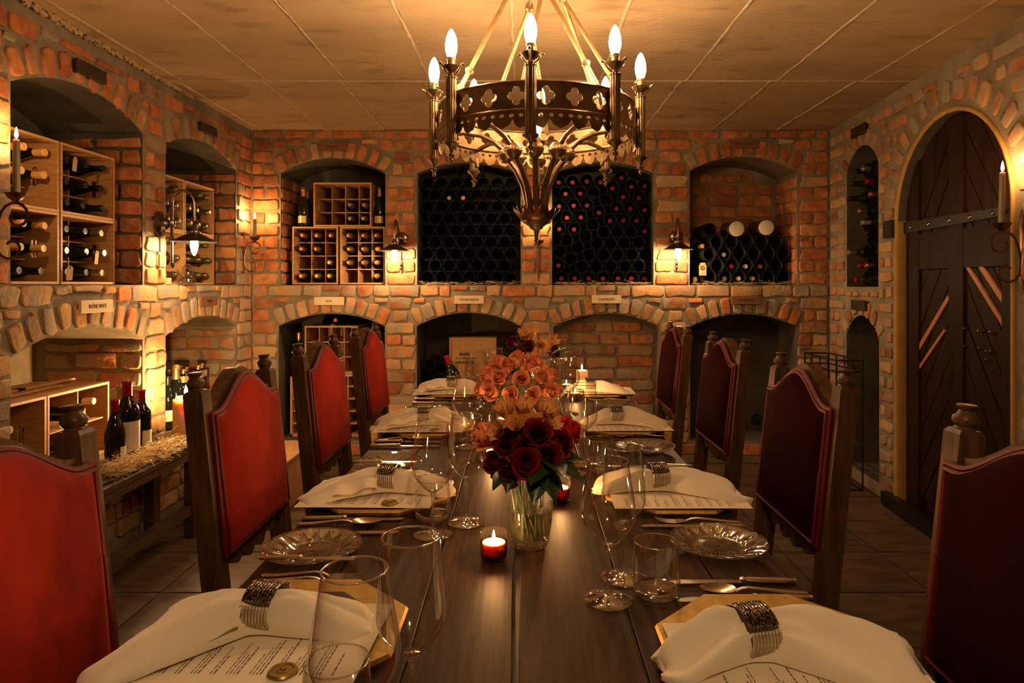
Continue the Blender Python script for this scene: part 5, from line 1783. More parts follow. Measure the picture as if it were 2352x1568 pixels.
def menu(sd, k):
    cx_, cyy = CX_[sd], CYC[sd][k] - (.045 if k else (.036 if sd == 'L' else .04))
    rz = {'L': (-.05, -.02, -.015, .01), 'R': (.03, -.03, .02, -.02)}[sd][k]
    t = thing('menu_card', f"cream printed menu card under the napkin at {where(sd, k)}", 'menu', (cx_ + (.0 if sd == 'R' else -.015), cyy, TZ + .001), (0, 0, rz), 'menu cards on the chargers')
    s = k * 2.1 + (1 if sd == 'R' else 0)
    part('paper_sheet', MB().grid(lambda u, v: Vector(((u - .5) * .297, (v - .5) * .21, sheet_z((u - .5) * .297, (v - .5) * .21, s))), 12, 9), MT['paper'], t, 'all')
    mb = MB()
    r = random.Random(k * 5 + ord(sd))
    sg = 1 if sd == 'R' else -1                    # top of the page points to the middle of the table
    x = -.118
    grp = 0
    while x < .125:
        n = 1 if grp == 0 else r.choice((2, 3, 3, 4))
        for q in range(n):
            L = r.uniform(.035, .085) if grp else .05
            y0 = -.092
            xx = x * sg
            pts = [(xx, y0 + L * w, sheet_z(xx, y0 + L * w, s) + .0005) for w in (0, .5, 1)] if sd == 'R' else [(xx, y0 + .01 + L * w, sheet_z(xx, y0 + .01 + L * w, s) + .0005) for w in (0, .5, 1)]
            yy = y0 if sd == 'R' else y0 + .01
            # a line of print: small dashes like words
            p = 0.0
            while p < L:
                w = min(r.uniform(.004, .012), L - p)
                h = .0013 if (grp and q) else .0021
                z = sheet_z(xx, yy + p, s) + .0004
                z2 = sheet_z(xx, yy + p + w, s) + .0004
                mb.add([(xx - h / 2, yy + p, z), (xx + h / 2, yy + p, z), (xx + h / 2, yy + p + w, z2), (xx - h / 2, yy + p + w, z2)], [(0, 1, 2, 3)])
                p += w + .0022
            x += .0046
        x += .011
        grp += 1
    part('printed_lines', mb, MT['ink_grey'], t, False)
    if sd == 'L':
        sx, sy = .055, -.078
        c = part('wax_seal', MB().lathe([(0, 0), (.0175, .0), (.0185, .002), (.0165, .0042), (.0135, .0042), (.0128, .0028), (0, .0028)], 28, (0, 0, 0), rib=5, amp=.025), MT['seal'], t, loc=(sx, sy, sheet_z(sx, sy, s) + .0006))
        em = MB()
        em.tube([(-.006, -.004, .0032), (-.004, .004, .0034), (0, -.001, .0034), (.004, .004, .0034), (.006, -.004, .0032)], .0008, 5)
        em.tube([(-.006, -.006, .0032), (.006, -.006, .0032)], .0008, 5)
        part('seal_emblem', em, MT['seal'], c)
    return t
def napkin(sd, k):
    rx, ry = RING[sd][k]
    sg = 1 if sd == 'R' else -1                    # +: outer end towards +x
    r = random.Random(31 + k * 3 + ord(sd))
    Lo = {'L': (.165, .175, .168, .165), 'R': (.205, .185, .17, .165)}[sd][k]
    Li = {'L': (.150, .155, .15, .15), 'R': (.128, .152, .12, .12)}[sd][k]
    wo = {'L': (.128, .085, .08, .075), 'R': (.112, .075, .075, .075)}[sd][k]
    wi = {'L': (.050, .048, .045, .045), 'R': (.050, .042, .045, .045)}[sd][k]
    ph, ph2 = r.uniform(0, 6), r.uniform(0, 6)
    skew_o = {'L': (-.035, -.035, -.02, -.02), 'R': (-.03, -.045, -.025, -.02)}[sd][k]
    skew_i = {'L': (.0, -.008, .0, .0), 'R': (-.03, .0, .0, .0)}[sd][k]
    NX, NP = 60, 72
    def prof(s):
        """s in -1 (inner end) .. 0 (ring) .. 1 (outer end) -> x, half width, height, y shift"""
        a = abs(s)
        x = (s * Lo if s > 0 else s * Li) * sg
        W = wo if s > 0 else wi
        sm = a * a * (3 - 2 * a)
        w = .031 + (W - .031) * (1 - (1 - min(1, max(0, (a - .08) / .92))) ** 1.5)
        end = (1 - a) ** .5
        h = (.044 + .010 * math.sin(PI * min(1, a * 1.7))) * (.22 + .78 * end)
        if s < 0:
            w *= (1 - .50 * max(0, (a - .78) / .22) ** 2)
        else:
            w *= (1 - .22 * max(0, (a - .85) / .15) ** 2)
        y = (skew_o if s > 0 else skew_i) * sm
        return x, w, h, y
    vs, fs = [], []
    amp_f = lambda a: .26 + .56 * min(1, a * 1.4)
    for i in range(NX):
        s = -1 + 2 * i / (NX - 1)
        x, w, h, y = prof(s)
        a = abs(s)
        drop = -.010 * max(0, a - .55) / .45
        for j in range(NP):
            q = 2 * PI * j / NP
            cy_, sy_ = math.cos(q), math.sin(q)
            yy = w * cy_
            t_ = cy_
            g = max(0, 1 - a * 2.6)
            fold = (math.sin(3.1 * t_ + ph + (1.1 if s > 0 else 0)) * .6 + math.asin(math.sin(4.3 * t_ + ph2 + 1.6 * a)) * .5) * (1 - .4 * g) + math.sin(13 * t_ + ph2) * .55 * g
            top = h * (max(0, 1 - t_ * t_) ** .42) * (1 + amp_f(a) * fold * .62)
            z = top if sy_ > 0 else 0.0
            if sy_ > 0:
                z = top + .0015
            ex = .0
            if a > .9:                                   # ragged, folded-back ends
                ex = (.013 * math.sin(2.7 * t_ + ph2) + .007 * math.sin(7 * t_ + ph)) * (a - .9) / .1
            vs.append((rx + x + (ex if s > 0 else -ex * .35) * sg, ry + y + yy, TZ + .0215 + drop + max(z, 0) * .9))
    for i in range(NX - 1):
        for j in range(NP):
            j2 = (j + 1) % NP
            fs.append((i * NP + j, i * NP + j2, (i + 1) * NP + j2, (i + 1) * NP + j))
    fs += [tuple(range(NP)), tuple((NX - 1) * NP + j for j in range(NP))]
    mb = MB()
    cxy = Vector((rx, ry, TZ))
    mb.add([Vector(v) - cxy for v in vs], fs)
    t = thing('napkin', f"white linen napkin pinched by a beaded ring at {where(sd, k)}", 'napkin', cxy, (0, 0, 0), 'linen napkins in beaded rings')
    part('cloth', mb, MT['linen'], t, 'all')
    # a loose folded flap lying beside the ring
    fx = {'L': -.05, 'R': .06}[sd] if True else 0
    def flap(u, v):
        x_ = sg * (.018 + .085 * u)
        w = .018 + .045 * u
        y_ = -.026 - (.024 + .055 * u) * v
        z_ = .0235 + .036 * (1 - .35 * u) * math.sin(PI * min(1, .15 + .85 * (1 - v))) + .004 * math.sin(9 * u + ph)
        return Vector((x_, y_, z_))
    if sd == 'L':
        part('folded_corner', MB().grid(flap, 14, 10), MT['linen'], t, 'all')
    return t
RG = {}
def napkin_ring(sd, k):
    rx, ry = RING[sd][k]
    if not RG:
        for nm, q0, q1, mt in (('rhinestone_band', .20, .80, 'rhine'), ('bead_strands', -1.15, .20, 'bead')):
            mb = MB()
            nw = 9
            segs = 40
            for b_ in range(nw):
                x = -.021 + .042 * (b_ + .5) / nw
                pts, rad = [], []
                for i in range(segs + 1):
                    q = PI * (q0 + (q1 - q0) * i / segs)
                    pts.append((x, .0365 * math.cos(q), .026 + .0285 * math.sin(q)))
                    rad.append(.0026 * (1 if i % 2 else .78))
                mb.tube(pts, rad, 6)
            RG[nm] = mb.mesh(nm, MT[mt], 'all')
    t = thing('napkin_ring', f"beaded silver napkin ring around the napkin at {where(sd, k)}", 'napkin ring', (rx, ry, TZ + .0225),
              (0, 0, {'L': (-.14, -.10, .0, -.08), 'R': (.22, .12, .02, .0)}[sd][k]), 'beaded napkin rings')
    for nm, me in RG.items():
        put(nm, me, t)
    return t
for sd in 'LR':
    for k in range(4):
        t = thing('charger_plate', f"octagonal charger with gilded rim under the menu at {where(sd, k)}", 'charger', (CX_[sd], CYC[sd][k], TZ + .0008), (0, 0, 0), 'octagonal gilded chargers')
        put('gilded_rim', RIM, t)
        put('lacquer_centre', CEN, t)
        menu(sd, k)
        napkin(sd, k)
        napkin_ring(sd, k)

# --- cut crystal side plates
def plate_z(r, a):
    R = .089
    q = r / R
    if q < .52:
        z = .0065
        if .06 < q < .48:
            z += .0005 * (1 if math.cos(36 * a) > 0 else -1) * min(1, (q - .05) * 6)
    else:
        e = (q - .52) / .48
        z = .0065 + .013 * e ** .9
        z += .0006 * math.cos(16 * a) * math.cos(PI * 2.2 * e) + .0007 * math.cos(48 * a + 6 * e)
    return z
mb = MB()
NA, NR = 144, 22
rr = [.089 * (i / (NR - 1)) for i in range(1, NR)]
vs = [(0, 0, .0065)] + [(r * math.cos(2 * PI * i / NA), r * math.sin(2 * PI * i / NA), plate_z(r, 2 * PI * (i + .5) / NA)) for r in rr for i in range(NA)]
fs = [(0, 1 + i, 1 + (i + 1) % NA) for i in range(NA)]
for k in range(len(rr) - 1):
    fs += [(1 + k * NA + i, 1 + k * NA + (i + 1) % NA, 1 + (k + 1) * NA + (i + 1) % NA, 1 + (k + 1) * NA + i) for i in range(NA)]
PL_TOP = MB().add(vs, fs).mesh('cut_face', MT['crystal'], True)
PL_RIM = MB().tube([(.0885 * math.cos(2 * PI * i / 96), .0885 * math.sin(2 * PI * i / 96), .0202 + .0004 * math.cos(i * PI)) for i in range(96)], .0016, 6, True).mesh('plate_rim', MT['glass_thick'], True)
mb = MB()
for i in range(36):
    a = 2 * PI * i / 36
    c, s_ = math.cos(a), math.sin(a)
    mb.tube([(.005 * c, .005 * s_, .0078), (.030 * c, .030 * s_, .0082), (.043 * c, .043 * s_, .0080)], [.0006, .0014, .0005], 4)
PL_STAR = mb.mesh('cut_star', MT['crystal_cut'])
mb = MB()
zr = lambda r: plate_z(r, 0) * 0 + .0065 + .013 * max(0, (r / .089 - .52) / .48) ** .9 + .0012
for i in range(16):
    a0 = 2 * PI * i / 16
    for k in range(-2, 3):
        a1 = a0 + k * .07
        a2 = a0 + k * .015
        p = [(.056, a2), (.069, (a1 + a2) / 2), (.083, a1)]
        mb.tube([(r * math.cos(a), r * math.sin(a), zr(r)) for r, a in p], [.0006, .0013, .0008], 4)
    for k in (-1, 1):
        p = [(.083, a0 + PI / 16 + k * .12), (.073, a0 + PI / 16), (.062, a0 + PI / 16 - k * .10)]
        mb.tube([(r * math.cos(a), r * math.sin(a), zr(r)) for r, a in p], [.0007, .0008, .0005], 4)
mb.tube([(.0465 * math.cos(2 * PI * i / 64), .0465 * math.sin(2 * PI * i / 64), .0076) for i in range(64)], .0010, 5, True)
PL_FAN = mb.mesh('cut_fans', MT['crystal_cut'])
PL_BOT = MB().lathe([(0, .0025), (.044, .0025), (.046, .0005), (.050, .002), (.086, .0175)], 64, close=False).mesh('underside', MT['glass'], True)
plates = {'L': [on_table(718, 1257, .485), on_table(893, 1062, .485), on_table(979, 941, .485)], 'R': [None, on_table(1650, 1246, .485), on_table(1481, 1026, .485), on_table(1413, 928, .485)]}
nplate = 0
for sd in 'LR':
    for k, p in enumerate(plates[sd]):
        if p is None:
            continue
        t = thing('side_plate', f"clear cut-crystal side plate beside the charger of {where(sd, k)}", 'plate', (p[0], p[1], TZ + .0006), (0, 0, .1 * k), 'cut-crystal side plates')
        put('cut_face', PL_TOP, t)
        put('plate_rim', PL_RIM, t)
        put('cut_star', PL_STAR, t)
        put('cut_fans', PL_FAN, t)
        put('underside', PL_BOT, t)

# --- silver cutlery: handles at -x, business end at +x
def handle_pts(L):
    return [(-L, 0, .0045), (-L + .004, 0, .0048), (-L * .75, 0, .005), (-L * .4, 0, .0056), (-.008, 0, .0066), (0, 0, .0066)]
KN = {}
KN['knife_handle'] = MB().tube(handle_pts(.088), [(.0065, .0035), (.0085, .0045), (.0085, .0045), (.0075, .0045), (.0062, .0045), (.0045, .004)], 12, flat=(0, 0, 1)).lathe([(0, -.006), (.0065, -.003), (.0065, .003), (0, .006)], 12, (.0, 0, .0066)).mesh('handle', MT['silver'], True)
bl = [(0, -.0035), (.012, -.007), (.10, -.0085), (.118, -.005), (.126, .004), (.118, .0065), (0, .0060)]
KN['knife_blade'] = MB().prism(bl, [], lambda u, v, d: Vector((u + .003, v, .0035 - .001 * u + d)), -.0008, .0008).mesh('blade', MT['silver'])
KN['long_handle'] = MB().tube([(-.105, 0, .004), (-.10, 0, .0042), (-.075, 0, .0050), (-.04, 0, .0085), (-.012, 0, .011), (.0, 0, .0095), (.010, 0, .006)], [(.004, .0018), (.0075, .0026), (.007, .0026), (.0045, .0024), (.003, .0022), (.003, .002), (.005, .0015)], 10, flat=(0, 0, 1)).mesh('handle', MT['silver'], True)
mb = MB()
for lay_, dz in ((0, 0), (1, -.0009)):
    def fn(u, v, dz=dz):
        r, a = v, 2 * PI * u
        x = .038 + .030 * r * math.cos(a)
        w = .0185 * (1 - .18 * math.cos(a))
        return Vector((x, w * r * math.sin(a), .0018 + .0085 * r ** 2.2 + dz))
    mb.grid(fn, 28, 7, wrap=True)
KN['spoon_bowl'] = mb.mesh('bowl', MT['silver'], True)
mb = MB().prism([(.006, -.004), (.020, -.0105), (.034, -.0115), (.034, .0115), (.020, .0105), (.006, .004)], [], lambda u, v, d: Vector((u, v, .0055 - .09 * (u - .006) * .9 + d)), -.0008, .0008)
for i in range(4):
    y = -.0092 + i * .00613
    mb.tube([(.032, y, .0032), (.05, y, .0035), (.066, y, .0065), (.076, y, .0105)], [.0017, .0015, .0012, .0006], 6)
KN['fork_head'] = mb.mesh('tines', MT['silver'], True)
def cutlery(kind, x, y, sd, label, z=TZ + .0006, ang=0.0, tilt=0.0):
    """x, y: where the head joins the handle"""
    t = thing({'butter': 'butter_knife'}.get(kind, kind), label, {'butter': 'knife'}.get(kind, kind), (x, y, z), (0, tilt, (0 if sd == 'L' else PI) + ang), f"silver {'knives' if kind in ('knife', 'butter') else kind + 's'}")
    if kind in ('knife', 'butter'):
        put('handle', KN['knife_handle'], t)
        put('blade', KN['knife_blade'], t)
        if kind == 'butter':
            t.scale = (.8, .8, .8)
    elif kind == 'spoon':
        put('handle', KN['long_handle'], t)
        put('bowl', KN['spoon_bowl'], t)
    else:
        put('handle', KN['long_handle'], t)
        put('tines', KN['fork_head'], t)
    return t
def cut(kind, xh, y, sd, label, **kw):
    """xh: pixel of the handle's end at pixel row y"""
    X, Y = on_table(xh, y, .495)
    L = .088 if kind in ('knife', 'butter') else .105
    cutlery(kind, X + (L if sd == 'L' else -L), Y, sd, label, **kw)
W_ = where
cut('fork', 600, 1322, 'L', f"silver fork farther from the charger at {W_('L', 0)}", ang=-.03)
cut('fork', 582, 1334, 'L', f"silver fork nearer the charger at {W_('L', 0)}", ang=.0)
cut('knife', 695, 1190, 'L', f"silver knife closest to the charger at {W_('L', 1)}", ang=.0)
cut('spoon', 685, 1201, 'L', f"silver spoon between the knives at {W_('L', 1)}", ang=.04)
cut('knife', 668, 1222, 'L', f"silver knife farthest from the charger at {W_('L', 1)}", ang=.03)
cut('fork', 806, 1080, 'L', f"silver fork past the napkin at {W_('L', 1)}")
cut('knife', 858, 1013, 'L', f"silver knife closest to the charger at {W_('L', 2)}")
cut('spoon', 862, 1008, 'L', f"silver spoon under the menu edge at {W_('L', 2)}", ang=.03)
cut('knife', 851, 1023, 'L', f"silver knife beside the plate at {W_('L', 2)}")
cut('knife', 951, 916, 'L', f"silver knife closest to the charger at {W_('L', 3)}")
cut('spoon', 955, 913, 'L', f"silver spoon under the menu edge at {W_('L', 3)}", ang=.03)
cut('knife', 947, 925, 'L', f"silver knife beside the plate at {W_('L', 3)}")
cut('knife', 1827, 1334, 'R', f"silver knife farthest from the charger at {W_('R', 0)}", ang=.02)
cut('spoon', 1851, 1358, 'R', f"silver spoon between the knives at {W_('R', 0)}", ang=-.04)
cut('knife', 1866, 1374, 'R', f"silver knife closest to the charger at {W_('R', 0)}", ang=.03)
cut('fork', 1702, 1196, 'R', f"silver fork closest to the charger at {W_('R', 1)}", ang=-.05)
cut('knife', 1712, 1207, 'R', f"silver knife between fork and crystal plate at {W_('R', 1)}", ang=-.02)
cut('knife', 1590, 1070, 'R', f"silver knife behind the napkin at {W_('R', 1)}", ang=.0)
cut('knife', 1604, 1080, 'R', f"silver knife half hidden by the napkin at {W_('R', 1)}", ang=.0)
cut('fork', 1530, 1000, 'R', f"silver fork under the menu edge at {W_('R', 2)}", ang=-.05)
cut('fork', 1447, 918, 'R', f"silver fork under the menu edge at {W_('R', 3)}", ang=-.03)
cut('knife', 1430, 884, 'R', f"silver knife past the napkin at {W_('R', 3)}")
for sd, k, xh, y in (('L', 0, 596, 1278), ('L', 1, 814, 1058)):
    X, Y = on_table(xh, y, .473)
    cutlery('butter', X + .07, Y, sd, f"butter knife lying across the crystal plate at {W_(sd, k)}", z=TZ + .0215)

# --- stemware and tumblers
def stem_glass(kind):
    if kind == 'big':
        bowl = [(.004, .086), (.012, .089), (.026, .101), (.0385, .118), (.0442, .134), (.0445, .146), (.041, .168), (.036, .195), (.0318, .221)]
    else:
        bowl = [(.004, .094), (.010, .097), (.022, .108), (.0335, .122), (.0375, .134), (.0378, .145), (.036, .170), (.0335, .198), (.0318, .224)]
    zb = bowl[0][1]
    def spl(p):
        out = []
        for i in range(len(p) - 1):
            p0, p1, p2, p3 = p[max(0, i - 1)], p[i], p[i + 1], p[min(len(p) - 1, i + 2)]
            for q in range(3):
                t = q / 3
                f = lambda a, b, c, d: .5 * (2 * b + (c - a) * t + (2 * a - 5 * b + 4 * c - d) * t * t + (3 * b - a - 3 * c + d) * t ** 3)
                out.append((f(p0[0], p1[0], p2[0], p3[0]), f(p0[1], p1[1], p2[1], p3[1])))
        return out + [p[-1]]
    B = MB().lathe(spl(bowl), 48, close=False).mesh('bowl', MT['glass'], 'all')
    rr, zz = bowl[-1]
    R = MB().tube([(rr * math.cos(2 * PI * i / 48), rr * math.sin(2 * PI * i / 48), zz) for i in range(48)], .0012, 6, True).mesh('rim', MT['glass_thick'], 'all')
    St = MB().lathe([(.0, .0095), (.0055, .010), (.0036, .018), (.0032, .05), (.0032, zb - .014), (.0042, zb - .005), (.0085, zb + .0006), (.010, zb + .002), (0, zb + .004)], 16).mesh('stem', MT['glass_thick'], 'all')
    Ft = MB().lathe([(0, .0002), (.0385, .0002), (.0392, .0012), (.038, .0022), (.024, .0042), (.011, .0078), (.005, .011), (0, .011)], 40).mesh('foot', MT['glass_thick'], 'all')
    return [('bowl', B), ('rim', R), ('stem', St), ('foot', Ft)]
SG = {k: stem_glass(k) for k in ('big', 'white')}
TUM = [('wall', MB().lathe([(.030, .006), (.0355, .010), (.0375, .018), (.0385, .03), (.0375, .055), (.0350, .087)], 40, close=False).mesh('wall', MT['glass'], 'all')),
       ('rim', MB().tube([(.035 * math.cos(2 * PI * i / 40), .035 * math.sin(2 * PI * i / 40), .087) for i in range(40)], .0009, 6, True).mesh('rim', MT['glass_thick'], 'all')),
       ('base', MB().lathe([(0, .0006), (.028, .0006), (.034, .004), (.0372, .012), (.034, .0135), (.02, .0105), (0, .0095)], 32).mesh('base', MT['glass_thick'], 'all'))]
def glass(kind, X, Y, label):
    pts_ = TUM if kind == 'tumbler' else SG[kind]
    t = thing('tumbler' if kind == 'tumbler' else 'wine_glass', label, 'glass', (X, Y, TZ + .0006), (0, 0, RNG.uniform(0, 6)), 'clear tumblers' if kind == 'tumbler' else 'clear stemmed wine glasses')
    for nm, me in pts_:
        put(nm, me, t)
    return t
wb = lambda sd, k: f"empty large-bowled wine glass at {W_(sd, k)}"
ww = lambda sd, k: f"empty slimmer wine glass at {W_(sd, k)}"
wt = lambda sd, k: f"empty clear tumbler at {W_(sd, k)}"
glass('big', -.166, .655, wb('L', 0)); glass('white', -.124, .733, ww('L', 0)); glass('tumbler', -.206, .735, wt('L', 0))
glass('big', -.183, 1.34, wb('L', 1)); glass('white', -.122, 1.409, ww('L', 1)); glass('tumbler', -.196, 1.428, wt('L', 1))
glass('big', -.177, 2.065, wb('L', 2)); glass('white', -.109, 2.13, ww('L', 2)); glass('tumbler', -.200, 2.15, wt('L', 2))
glass('big', -.197, 2.83, wb('L', 3)); glass('white', -.128, 2.92, ww('L', 3))
glass('big', .1335, 1.062, wb('R', 0)); glass('white', .170, 1.142, ww('R', 0)); glass('tumbler', .213, 1.078, wt('R', 0))
glass('big', .126, 1.774, wb('R', 1)); glass('white', .168, 1.868, ww('R', 1)); glass('tumbler', .205, 1.80, wt('R', 1))
glass('big', .172, 2.60, wb('R', 2)); glass('white', .128, 2.50, ww('R', 2))
glass('white', .178, 3.36, ww('R', 3))

# --- candles on the table
VOT = [('ribbed_lip', MB().lathe([(.0238, .030), (.0243, .048), (.0235, .0495), (.0225, .048)], 72, rib=36, amp=.016, close=False).mesh('ribbed_lip', MT['votive_clear'], True)),
       ('cup', MB().lathe([(.0205, .004), (.0232, .006), (.0238, .030)], 72, rib=36, amp=.010, close=False).mesh('cup', MT['votive'], True)),
       ('cup_base', MB().lathe([(0, .0005), (.0215, .0005), (.0238, .004), (.0215, .007), (0, .007)], 32).mesh('cup_base', MT['votive'], True)),
       ('wax_body', MB().lathe([(0, .0072), (.0195, .0072), (.0205, .030), (.018, .0312), (0, .0302)], 24).mesh('wax_body', MT['wax'], True))]
def votive(X, Y, label, s=1.0):
    t = thing('votive_candle', label, 'candle', (X, Y, TZ + .0006), (0, 0, 0), 'lit votive candles on the table')
    for nm, me in VOT:
        put(nm, me, t)
    flame(t, (0, 0, .033), .43, 'votive_flame')
    t.scale = (s, s, s)
    return t
votive(-.0556, 1.222, 'red glass votive burning in front of the nearest vase', 1.03)
votive(.083, 1.555, 'red glass votive burning behind the nearest vase, door side', 1.0)
votive(-.088, 1.90, 'red glass votive half hidden behind the dark roses, bench side')
votive(-.075, 2.36, 'votive burning behind the hourglass vase, bench side')
votive(.062, 2.38, 'votive burning behind the hourglass vase, door side')
votive(.20, 3.17, 'votive glowing behind the wine glasses near the far table end')
votive(.222, 2.92, 'votive glowing behind the far door-side glasses')
t = thing('block_candle', 'small cream block candle at the far end of the table', 'candle', (.295, 3.42, TZ + .0006))
part('wax_body', MB().box((0, 0, .033), (.048, .048, .066), .2, .004), MT['wax'], t)
flame(t, (0, 0, .070), .6)

# --- flowers
def rose_mesh(seed, mat):
    r = random.Random(seed)
    mb = MB()
    N = 19
    for k in range(N):
        f = k / (N - 1)
        Rk, Hk = .0012 + .0200 * f ** .95, .049 - .013 * f ** 1.3
        aw = 2.2 - 1.42 * f ** .6
        a0 = k * 2.4 + r.uniform(-.3, .3)
        curl = .0045 + .0075 * f ** 1.4
        def fn(u, v, a0=a0, aw=aw, Rk=Rk, Hk=Hk, curl=curl, f=f):
            uu = (u - .5) * 2
            a = a0 + uu * aw * (.50 + .50 * math.sin(PI * min(1, v * .60)))
            rr = Rk * (.5 + .5 * math.sin(PI / 2 * min(1, v * 1.2))) + .0014 * uu + curl * max(0, v - .66) ** 2 * 5 * (1 - .4 * uu * uu)
            z = Hk * v - .0105 * uu * uu * v ** 2 * (.25 + f) - curl * max(0, v - .74) * 1.5
            return Vector((rr * math.cos(a), rr * math.sin(a), z))
        mb.grid(fn, 9, 8)
    mb.lathe([(0, -.004), (.006, -.002), (.0115, .006), (.015, .016), (.012, .026)], 12, close=False)
    return mb.mesh('bloom', mat, 'all')
SEP = MB()
for k in range(5):
    a = k * 2 * PI / 5
    SEP.grid(lambda u, v, a=a: Vector(((.004 + .022 * v) * math.cos(a) - (u - .5) * .010 * (1 - v) * math.sin(a), (.004 + .022 * v) * math.sin(a) + (u - .5) * .010 * (1 - v) * math.cos(a), .002 + .006 * v - .010 * v * v)), 3, 5)
SEP = SEP.mesh('sepals', MT['stem'], 'all')
def lily_mesh(seed):
    r = random.Random(seed)
    mb = MB()
    for k in range(6):
        a = k * PI / 3 + r.uniform(-.1, .1)
        w0 = .0135 if k % 2 else .010
        def fn(u, v, a=a, w0=w0, k=k):
            uu = (u - .5) * 2
            w = w0 * math.sin(PI * min(1, .12 + .86 * v)) * uu
            rr = .004 + .019 * v ** 1.3
            z = .044 * v + .004 * uu * uu - .006 * max(0, v - .7)
            return Vector((rr * math.cos(a) - w * math.sin(a), rr * math.sin(a) + w * math.cos(a), z))
        mb.grid(fn, 5, 7)
    return mb.mesh('bloom', MT['lily'], 'all')
STAM = MB()
for k in range(5):
    a = k * 1.3
    STAM.tube([(0, 0, .006), (.004 * math.cos(a), .004 * math.sin(a), .02), (.009 * math.cos(a), .009 * math.sin(a), .034)], [.0004, .0004, .0010], 5)
STAM = STAM.mesh('stamens', MT['stem'], 'all')
RM = {'coral': [rose_mesh(i, MT['rose_coral']) for i in range(3)], 'wine': [rose_mesh(i + 5, MT['rose_wine']) for i in range(3)], 'red': [rose_mesh(9, MT['rose_red'])], 'peach': [rose_mesh(4, MT['rose_coral'])],
      'lily': [lily_mesh(i) for i in range(3)]}
def aim(d):
    return Vector(d).normalized().to_track_quat('Z', 'X').to_euler()
def flower(kind, P, d, foot, label, group, s=1.0):
    P = Vector(P)
    nm = 'alstroemeria' if kind == 'lily' else 'rose'
    t = thing(nm, label, 'flower', P, (0, 0, 0), group)
    e = aim(d)
    b = put('bloom', RNG.choice(RM[kind]), t, rot=e)
    b.scale = (s, s, s)
    c = put('stamens' if kind == 'lily' else 'sepals', STAM if kind == 'lily' else SEP, t, rot=e)
    c.scale = (s, s, s)
    dv = Vector(d).normalized()
    F_ = Vector(foot) - P
    neck = Vector(foot) * .30 + P * .70 - P
    neck.z = F_.z * .34
    part('flower_stem', MB().tube([(0, 0, 0), tuple(-dv * .018), tuple(neck * .8), tuple(F_ * .62), tuple(F_)], .0021, 6), MT['stem'], t)
    return t
def leafy(P, d, foot, label, n=4, L=.062, W=.030):
    P = Vector(P)
    t = thing('leaf_sprig', label, 'leaf sprig', P, (0, 0, 0))
    F_ = Vector(foot) - P
    part('sprig_stem', MB().tube([(0, 0, 0), tuple(F_ * .4), tuple(F_)], .0016, 6), MT['stem'], t)
    dv = Vector(d).normalized()
    side = dv.cross(Vector((0, 0, 1))).normalized()
    for k in range(n):
        a = (k - (n - 1) / 2) * .75
        dd = (dv * math.cos(a) + side * math.sin(a) + Vector((0, 0, -.25 + .28 * (k % 2)))).normalized()
        sd_ = dd.cross(Vector((.2, -.3, 1))).normalized()
        up = sd_.cross(dd).normalized()
        def fn(u, v, dd=dd, sd_=sd_, up=up):
            uu = (u - .5) * 2
            w = W * .5 * math.sin(PI * v ** .8) * uu
            return dd * (.004 + L * v) + sd_ * w + up * (.006 * abs(uu) * math.sin(PI * v) - .012 * v * v)
        part('leaf', MB().grid(fn, 5, 8), MT['leaf'], t, 'all')
    return t
# vase one, closest to the camera
V1 = Vector((.0117, 1.282, TZ + .0008))
t = thing('glass_vase', 'clear barrel-shaped glass vase of dark roses nearest on the table', 'vase', V1)
part('vase_wall', MB().lathe([(.032, .006), (.0360, .012), (.0412, .045), (.0432, .074)], 48, close=False), MT['vase'], t, 'all')
part('vase_shoulder', MB().lathe([(.0432, .074), (.0436, .088), (.0435, .118), (.041, .150), (.0390, .168)], 48, close=False), MT['vase_mist'], t, 'all')
part('vase_base', MB().lathe([(0, .0005), (.029, .0005), (.0325, .004), (.033, .010), (.028, .013), (0, .012)], 40), MT['glass_thick'], t)
part('vase_rim', MB().tube([(.0390 * math.cos(2 * PI * i / 48), .0390 * math.sin(2 * PI * i / 48), .168) for i in range(48)], .0012, 6, True), MT['glass_thick'], t)
part('water', MB().lathe([(0, .0135), (.030, .0137), (.035, .018), (.0400, .048), (.0418, .074), (0, .074)], 40), MT['water'], t, 'all')
f1 = lambda a, r=.022: V1 + Vector((r * math.cos(a), r * math.sin(a), .016))
g1 = 'flowers in the nearest vase'
def at(x, y, Y):
    return px(x, y, Y)
n_ = 0
